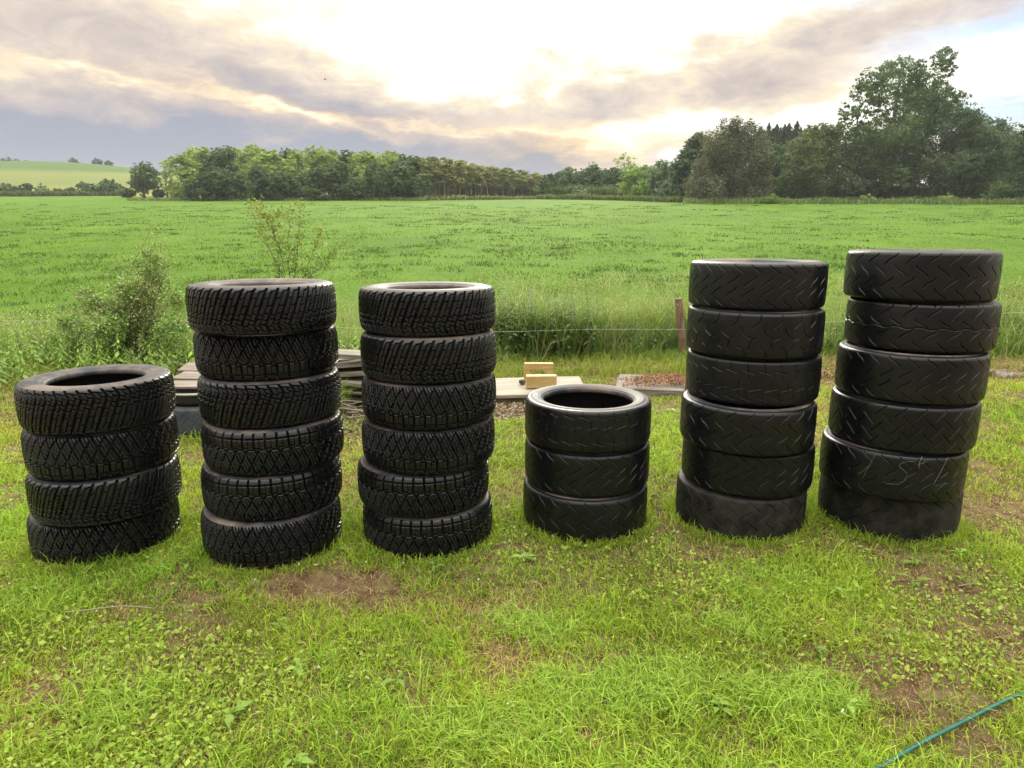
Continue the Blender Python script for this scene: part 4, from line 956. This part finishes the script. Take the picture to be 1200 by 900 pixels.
r8 = O4([(190, 470, 36), (220, 480, 36), (170, 520, 40), (215, 540, 44), (180, 590, 40), (220, 600, 36), (150, 560, 30)])
shape_tree('bushy_tree', 'dark green low tree tucked behind the brown weeping tree on its right', 118, 908, r8, 16000, .15, DARK, 351, .3, .6)
# weeping brown beech
be = [(866, 146, 11), (852, 150, 12), (880, 152, 12), (840, 160, 13), (892, 164, 11), (865, 165, 17), (848, 175, 17), (880, 178, 16), (834, 180, 14), (896, 182, 12), (825, 196, 13), (842, 198, 17), (862, 200, 18), (884, 204, 16), (896, 206, 10), (818, 212, 13), (834, 218, 16), (856, 222, 17), (878, 222, 16), (892, 222, 12), (815, 226, 11)]
shape_tree('weeping_beech', 'large brown-leaved weeping tree, bulky with a rounded crown', 104, 858, be, 48000, .14, BEECH, 361, .5, .7, droop=.9, hollow=.6, sub=.26, crownbase=.12)
da = [(820, 164, 9), (812, 172, 9), (806, 182, 10), (800, 192, 10), (818, 182, 12), (808, 200, 13), (798, 208, 11), (812, 218, 13), (800, 224, 11)]
shape_tree('dark_tree', 'dark green tree leaning on the left side of the brown weeping tree', 112, 806, da, 20000, .15, ramp_c((.035, .070, .028), (.085, .13, .05), (.13, .17, .08), .1), 371, .3, .6)
for i, (px, py, h_) in enumerate([(885 + 4.6*q_, 147 + 3.5*math.sin(q_*1.9) + 2*math.sin(q_*4.3) + (abs(q_-6)*.35), 0) for q_ in range(17)]):
    Y = 150 + 3*(i % 3); bx, bz = ground_at(px, Y); top = AT(px, py, Y)[2] - bz
    if i == 0:
        c0_h = top; q = 7000; V = Veg(); t_ = rng.random(q)**.8; a_ = rng.uniform(0, 6.28, q); lay = (t_*13 + .15*np.sin(a_*3)) % 1
        rad = 3.6*(1-t_)**.62*(1.1-.75*lay)*rng.random(q)**.45*(.75+.3*np.sin(a_*5+t_*40)); V.leaves(np.stack([np.cos(a_)*rad, np.sin(a_)*rad, top*(.12+.88*t_)-.12*rad], -1), np.full(q, .17), CONI(rng.random(q), q, None), aspect=.5)
        cm = V.mesh('crown', M_TREE); tm = trunk_mesh(top*.96, .2, [(0, 0, top*.8, .5)], 401, nlimb=1)
    plant('conifer', (bx, Y, bz), tm, cm, 'dark narrow conifer in the row peeping over the trees right of the brown weeping tree', 'tree', 'conifers behind the right-hand trees', rz=i*1.3, sc=(1+.25*math.sin(i*2.1), 1, top/c0_h*(1+.05*math.sin(i*3.7))))
# middle distance trees
shape_tree('bushy_tree', 'bright yellow-green round tree in the middle of the far tree line', 128, 750, [(744, 200, 8), (756, 201, 8), (735, 206, 8), (750, 210, 13), (762, 212, 9), (738, 220, 11), (752, 224, 12), (762, 226, 8), (745, 231, 8)], 15000, .16, BRIG, 501, .25, .6)
shape_tree('bushy_tree', 'pale bluish green tree between the bright yellow-green tree and the dark one', 122, 778, [(774, 194, 7), (784, 197, 8), (768, 203, 8), (780, 208, 11), (790, 204, 8), (770, 216, 10), (784, 220, 11), (774, 228, 9), (790, 226, 9)], 14000, .15, BLUE, 511, .25, .6)
shape_tree('thin_tree', 'sparse thin-crowned tree rising behind the dark hedge of trees at mid distance', 160, 731, [(724, 188, 5), (731, 184, 5), (738, 187, 5), (728, 194, 5), (737, 195, 5), (742, 192, 3)], 700, .17, OLIV, 521, .2, .5, sub=.5, crownbase=.5)
for i, (px, tp, wd) in enumerate([(643, 205, 9), (655, 203, 9), (668, 198, 11), (681, 201, 9), (695, 194, 11), (708, 199, 10), (720, 197, 10), (729, 203, 8)]):
    hh = 232-tp; cs = [(px+dx*wd*.6, tp + wd*.55 + dz*hh*.5, wd*.72) for dx, dz in ((0, 0), (-.7, .35), (.7, .35), (0, .5), (-.6, .95), (.6, .95), (0, 1.1))]
    shape_tree('round_tree', ['dark round tree of the low mid-distance group', 'mid green round tree of the low mid-distance group'][i in (4, 5)] + ', %s' % ['at its left end', 'second from its left end', 'at its left shoulder', 'behind the small grey bush', 'tallest one there', 'right of the tallest one there', 'below the sparse thin-crowned tree', 'touching the bright yellow-green tree'][i], 150 + (i % 3)*5, px, cs, 7500, .19, DARK if i not in (4, 5) else MIDG, 530+i, .22, .7)
shape_tree('bush', 'small greyish round bush on the field edge before the mid-distance trees', 140, 680, [(680, 222, 5), (676, 227, 5), (684, 227, 5), (680, 229, 6)], 1500, .15, BLUE, 560, .1, .8, cat='bush', crownbase=.05)
shape_tree('bush', 'tiny dark bush right of the small greyish bush on the field edge', 140, 690, [(689, 228, 3), (692, 230, 3)], 500, .15, DARK, 561, .06, .8, cat='bush', crownbase=.05)

# wood on the left: back row, then the darker front row
def generic(seed, h, w_, form):
    rr = np.random.default_rng(seed); cl = []
    if form == 'tall':
        for k in range(22):
            t_ = rr.random(); a_ = rr.uniform(0, 6.28); rad = w_*.5*(1 - .55*abs(t_-.45))*rr.uniform(.2, 1); cl.append((math.cos(a_)*rad, math.sin(a_)*rad, h*(.10+.84*t_), w_*rr.uniform(.20, .32)))
        cl.append((0, 0, h*.93, w_*.2))
    elif form == 'low':
        for k in range(20):
            t_ = rr.random()**.8; a_ = rr.uniform(0, 6.28); rad = w_*.5*math.sqrt(max(.05, 1-t_**2.2))*rr.uniform(.3, 1); cl.append((math.cos(a_)*rad, math.sin(a_)*rad, h*(.05+.85*t_), w_*rr.uniform(.18, .28)))
    elif form == 'birch':
        for k in range(13):
            t_ = rr.random(); a_ = rr.uniform(0, 6.28); rad = w_*.5*(1-.6*t_)*rr.uniform(.1, 1); cl.append((math.cos(a_)*rad, math.sin(a_)*rad, h*(.34+.62*t_), w_*rr.uniform(.14, .24)))
    return cl
protoT = []
for k, cf in enumerate((OLIV, MIDG, OLIV, OLIV)):
    cl = generic(600+k, 11, 5.2, 'tall'); protoT.append((trunk_mesh(10, .2, cl, 610+k, nlimb=8, k=6), crown_mesh('crown', cl, 9500, .18, cf, 620+k)))
protoL = []
for k, cf in enumerate((DARK, MIDG, DARK)):
    cl = generic(640+k, 6, 5.2, 'low'); protoL.append((trunk_mesh(5, .2, cl, 650+k, nlimb=6, k=6, crownbase=.08), crown_mesh('crown', cl, 9500, .18, cf, 660+k)))
protoB = []
for k in range(4):
    cl = generic(680+k, 11, 3.0, 'birch'); protoB.append((trunk_mesh(10.4, .13, cl, 690+k, nlimb=7, mat=M_PALEBARK, k=5, crownbase=.35), crown_mesh('crown', cl, 2600, .17, BIRC, 700+k, .5)))
def topz(px, py, Y):
    bx, bz = ground_at(px, Y); return bx, bz, AT(px, py, Y)[2]-bz
tops = [(220, 182), (232, 174), (246, 172), (258, 174), (270, 171), (283, 173), (297, 170), (311, 173), (324, 176), (338, 174), (352, 175), (366, 172), (380, 177), (394, 175), (408, 176), (422, 179), (436, 177), (449, 181), (462, 176), (475, 181), (487, 183), (498, 186)]
for i, (px, tp) in enumerate(tops):
    Y = 124 + (i*7 % 4)*4 + (1 if px > 300 else 4); bx, bz, h = topz(px, tp, Y); tm, cm = protoT[(i*3+i//4) % 4] if 225 < px else protoT[0]
    if px == 220: lab = 'leftmost tall tree of the left-hand wood, light showing through its crown'; g_ = None
    elif px == 462: lab = 'tall reddish-topped tree near the right end of the dense left-hand wood'; g_ = None
    else: lab = 'tall olive green tree in the back row of the left-hand wood'; g_ = 'tall trees of the left-hand wood'
    plant('woodland_tree', (bx, Y, bz), tm, cm, lab, 'tree', g_, rz=i*1.1, sc=(1.0+.1*math.sin(i), 1, h/11.2))
for i, (px, tp, sx_) in enumerate([(238, 205, .8), (262, 200, 1), (285, 196, 1.1), (308, 198, 1), (330, 202, 1), (352, 196, 1), (375, 200, 1.1), (398, 190, 1.1), (420, 203, .9), (440, 196, 1), (470, 193, 1.2), (490, 205, .9), (225, 214, .7), (250, 214, .8), (340, 214, .8), (410, 213, .9), (455, 214, .8)]):
    Y = 116 + (i % 3)*2; bx, bz, h = topz(px, tp, Y); tm, cm = protoL[i % 3]
    lab = 'broadest dark leafy tree at the right end of the dense left-hand wood' if px == 470 else 'low dark leafy tree in the front row of the left-hand wood'
    plant('woodland_tree', (bx, Y, bz), tm, cm, lab, 'tree', None if px == 470 else 'dark front trees of the left-hand wood', rz=i*.9, sc=(sx_*.85, sx_*.85, h/5.9))
nb = 84
for i in range(nb):
    t_ = i/(nb-1); px = 496 + 138*t_ + 2.0*math.sin(i*2.3); Y = 122 + 42*t_ + (i % 5)*5; tp = 184 + 22*t_**1.15 + 3*math.sin(i*1.7); bx, bz, h = topz(px, tp, Y); tm, cm = protoB[i % 4]
    plant('slim_tree', (bx, Y, bz), tm, cm, 'slim pale-trunked tree in the thin wood right of the dense left-hand wood', 'tree', 'slim pale-trunked trees', rz=i*1.7, sc=(1.05, 1, h/11))
# two trees left of the wood
shape_tree('round_tree', 'single round green tree standing left of the wood, before the crop hill', 150, 170, [(170, 197, 8), (161, 202, 8), (179, 203, 8), (166, 210, 11), (176, 212, 10), (160, 216, 8), (182, 217, 7), (170, 221, 9)], 6500, .17, MIDG, 801, .25, .8)
shape_tree('thin_tree', 'ragged two-stemmed tree between the single round tree and the wood', 148, 197, [(193, 193, 5), (200, 196, 4), (195, 201, 5), (204, 203, 4), (191, 207, 4), (199, 211, 5), (206, 213, 4), (203, 220, 5), (194, 221, 4)], 1900, .17, OLIV, 811, .22, .6, sub=.45, crownbase=.3)
shape_tree('bush', 'low bush at the foot of the ragged two-stemmed tree', 146, 205, [(203, 217, 5), (210, 219, 5), (206, 224, 6), (214, 224, 5)], 1500, .16, OLIV, 815, .08, .8, cat='bush', crownbase=.05)
hb = [(-18, 214, 9, DARK), (6, 214, 7, DARK), (18, 217, 7, MIDG), (31, 214, 6, DARK), (50, 217, 7, DARK), (68, 220, 5, MIDG), (82, 219, 5, DARK), (98, 212, 6, DARK), (112, 216, 7, MIDG), (127, 209, 8, DARK), (137, 215, 7, DARK), (150, 221, 6, MIDG), (186, 221, 6, MIDG)]
hl = ['cut by the left edge', 'nearest the left edge with a notched top', 'between two darker ones near the left edge', 'small and pointed, below the far conifers', 'flat and dark, before the yellow crop', 'lowest and palest', 'low and dark under the leftmost hilltop bush', 'upright, left of the tallest one', 'mid green, just left of the tallest one', 'tallest one of the hedge', 'right of the tallest one', 'low, left of the single round tree', 'low, at the foot of the single round tree']
for i, (px, tp, r, cf) in enumerate(hb):
    shape_tree('hedge_bush', 'field hedge bush below the crop hill, ' + hl[i], 176 if px < 145 else 150, px, [(px, tp+r*.6, r*.62), (px-r*.7, tp+r*1.0, r*.6), (px+r*.7, tp+r*.9, r*.6), (px, tp+r*1.3, r*.7), (px-r*.6, 226, r*.6), (px+r*.6, 226, r*.6)], 2200, .2, cf, 820+i, .1, .8, cat='bush', group='bushes of the far field hedge', crownbase=.05)
# bushes on the hilltop, far conifers behind the hill
for i, (px, tp, r, lab) in enumerate([(85, 184.5, 4.2, 'round dark bush alone on the hilltop, leftmost of three'), (113, 184, 5, 'biggest dark bush on the hilltop, middle of three'), (126.5, 185.2, 4, 'small dark bush on the hilltop, rightmost of three')]):
    Y = 430; x = AT(px, tp, Y)[0]; z0 = float(hill_h(x, Y)) - .3; cl = [(dx*r*MPX(Y)*1.3, dy, r*MPX(Y)*dz, r*MPX(Y)*.5) for dx, dy, dz in ((0, 0, 1.2), (-.6, .5, .8), (.6, -.5, .8), (-.3, -1, .5), (.4, 1, .5), (0, 0, .6))]
    root = empty('hilltop_bush', (x, Y, z0)); tag(root, lab, 'bush', 'bushes on the crop hill'); ob('trunk', trunk_mesh(2, .2, cl, 860+i, nlimb=4), root); ob('crown', crown_mesh('crown', cl, 1400, .38, DARK, 870+i), root)
V = Veg(); k = 0; TV = []; n = 150
for i in range(n):
    px = -150 + 205*rng.random(); Y = rng.uniform(560, 600); x = (px-600)/F*Y*.98; topv = np.interp(px, [-150, 0, 25, 45, 60], [181, 184, 186, 189.5, 193]) + rng.normal(0, 1.2); zt = AT(px, topv, Y)[2]; hh = 22; q = 90
    t_ = rng.random(q); a_ = rng.uniform(0, 6.28, q); rad = 3.6*(1-t_)*rng.uniform(.3, 1, q)
    V.leaves(np.stack([x+np.cos(a_)*rad, Y+np.sin(a_)*rad, zt-hh+hh*t_], -1), np.full(q, 1.15), mixc((.03, .045, .03), (.06, .08, .045), rng.random(q)), aspect=.6)
tag(ob('far_conifer_wood', V.mesh('far_conifer_wood', M_TREE)), 'dark far-off conifer plantation beyond the crop hill', 'conifer wood', kind='stuff')

# rank growth and low bushes along the field edge
V = Veg()
def margin(p0, p1, y0, y1, n, h0, h1, ca, cb, wide=3.0, wf=1.0):
    px = rng.uniform(p0, p1, n); Y = np.interp(px, [p0, p1], [y0, y1]) + rng.uniform(0, wide, n); x = (px-600)/F*Y*1.0/(math.cos(PITCH)+.27*math.sin(PITCH)); hh = rng.uniform(h0, h1, n)*(.5+fbm(x*.3, Y*.3, 170))
    V.blades(np.stack([x, Y, hz(x, Y)], -1), hh, np.full(n, .16*wf), rng.uniform(.2, 1.3, n), mixc(ca, cb, rng.random(n)))
margin(800, 1400, 98, 92, 6000, .2, 1.3, (.12, .18, .05), (.26, .32, .12), wf=.7)
margin(630, 800, 132, 104, 3500, .5, 1.3, (.09, .13, .04), (.20, .24, .09))
margin(490, 640, 116, 132, 2600, .4, 1.0, (.12, .17, .05), (.26, .27, .12))
margin(150, 500, 118, 114, 3200, .3, .8, (.12, .17, .05), (.24, .27, .12))
margin(-200, 160, 172, 172, 6000, .9, 2.0, (.08, .12, .04), (.18, .22, .08), wf=1.5)
margin(795, 1400, 116, 108, 16000, 1.6, 4.2, (.06, .10, .035), (.15, .21, .08), 6, wf=1.3)
margin(630, 800, 150, 125, 6000, 1.5, 3.0, (.06, .10, .035), (.15, .21, .08), 6, wf=1.3)
margin(490, 640, 150, 176, 9000, 3.0, 6.5, (.14, .105, .07), (.27, .21, .14), 8)
tag(ob('field_margin_growth', V.mesh('field_margin_growth', M_TREE)), 'rank grass and weeds along the far field edge', 'rough grass', kind='stuff')
for i, (px, tp, r, cf, lab) in enumerate([(905, 229, 7, BRIG, 'light green low bush at the foot of the weeping tree, on its right'), (893, 232, 5, BRIG, 'small light bush tight against the foot of the weeping tree'), (965, 231, 6, MIDG, 'low bush below the smooth mid green tree'), (1000, 231, 7, BEECH, 'brownish scrub left of the trunk of the tallest tree'), (1016, 229, 7, OLIV, 'olive scrub hiding the foot of the tallest tree'),
        (1110, 228, 7, OLIV, 'yellowish bush under the broad tiered tree'), (1163, 223, 8, MIDG, 'rounded bush near the right edge under the bluish green tree'), (1190, 215, 10, MIDG, 'bush at the right edge below the cut tree'), (788, 231, 6, OLIV, 'pale scrub at the foot of the bluish green mid tree'), (760, 233, 4, BLUE, 'low grey-green scrub at the foot of the bright yellow-green tree'), (1075, 231, 6, DARK, 'dark scrub right of the farm shed')]):
    shape_tree('bush', lab, 98 if px > 850 else 112, px, [(px, tp+r*.4, r*.6), (px-r*.8, tp+r*.8, r*.6), (px+r*.8, tp+r*.8, r*.6), (px, tp+r, r*.7)], 1600, .12, cf, 900+i, .06, .8, cat='bush', crownbase=.05)

# farm shed glimpsed through the trees
Y = 128; p_ = AT(1044, 226, Y); z0 = float(hz(p_[0], Y)); root = empty('farm_shed', (p_[0], Y, z0)); tag(root, 'white farm shed with grey roof glimpsed behind the trunk of the tallest tree', 'shed')
M_WHITE = rough_mat('white_render', (.62, .62, .60), (.8, .8, .78), 1, .8, .1); M_ROOF = rough_mat('grey_roof', (.22, .23, .25), (.34, .35, .37), 2, .6, .2, (6, 1, 1))
zt = AT(1044, 219.5, Y)[2]-z0
mb = MB(); mb.box((0, 3, zt/2), (8.6, 6, zt), bev=.02); mb.build('wall', M_WHITE, root)
for s_ in (-1, 1):
    mb = MB(); mb.box((0, 3+s_*1.62, zt+.62), (9.2, 3.6, .10), rx=-s_*.36, bev=.01); mb.build('roof', M_ROOF, root)
mb = MB(); mb.box((-2.2, -.02, zt*.5-.2), (1.1, .08, 1.0), bev=.01); mb.build('window', M_TUB, root)
mb = MB(); mb.box((1.6, -.02, zt*.5-.1), (1.6, .08, zt*.8), bev=.01); mb.build('door', M_ROOF, root)
# a bird in the sky
p_ = AT(381, 93, 70); mb = MB(); mb.tube([p_+[-.13, 0, 0], p_+[-.05, 0, .01], p_+[.06, 0, .01], p_+[.12, 0, 0]], [.01, .04, .045, .008], 7)
root = empty('bird', tuple(p_)); tag(root, 'tiny dark bird flying high before the bright clouds', 'bird')
me = mb.mesh('body', M_TUB, True); me.transform(__import__('mathutils').Matrix.Translation(tuple(-p_))); ob('body', me, root)
for s_ in (-1, 1):
    v = [(-.04, 0, .02), (.05, 0, .02), (.03, s_*.16, .08), (-.05, s_*.30, .03), (-.04, s_*.14, .075), (0, s_*.08, .035)]
    ob('wing', mesh_np('wing', v, [np.array([[0, 1, 5], [5, 1, 2], [5, 2, 4], [4, 2, 3], [0, 5, 4]])], M_TUB), root)

# ------------------------------------------------------------------ haze
mz = bpy.data.materials.new('haze'); mz.use_nodes = True; t = mz.node_tree; t.nodes.clear(); oo = t.nodes.new('ShaderNodeOutputMaterial'); pv = t.nodes.new('ShaderNodeVolumePrincipled')
pv.inputs['Color'].default_value = (.86, .90, .96, 1); pv.inputs['Density'].default_value = .0003; pv.inputs['Anisotropy'].default_value = .2; t.links.new(pv.outputs[0], oo.inputs['Volume'])
hx0, hx1, hy0, hy1, hz0, hz1 = -3100, 3100, -450, 4100, -3.0, 75.0
v = [(x, y, z) for z in (hz0, hz1) for x, y in ((hx0, hy0), (hx1, hy0), (hx1, hy1), (hx0, hy1))]
tag(ob('haze', mesh_np('haze', v, [np.array([[3, 2, 1, 0], [4, 5, 6, 7], [0, 1, 5, 4], [1, 2, 6, 5], [2, 3, 7, 6], [3, 0, 4, 7]])], mz)), 'thin pale haze in the air over the fields', 'haze', kind='stuff')
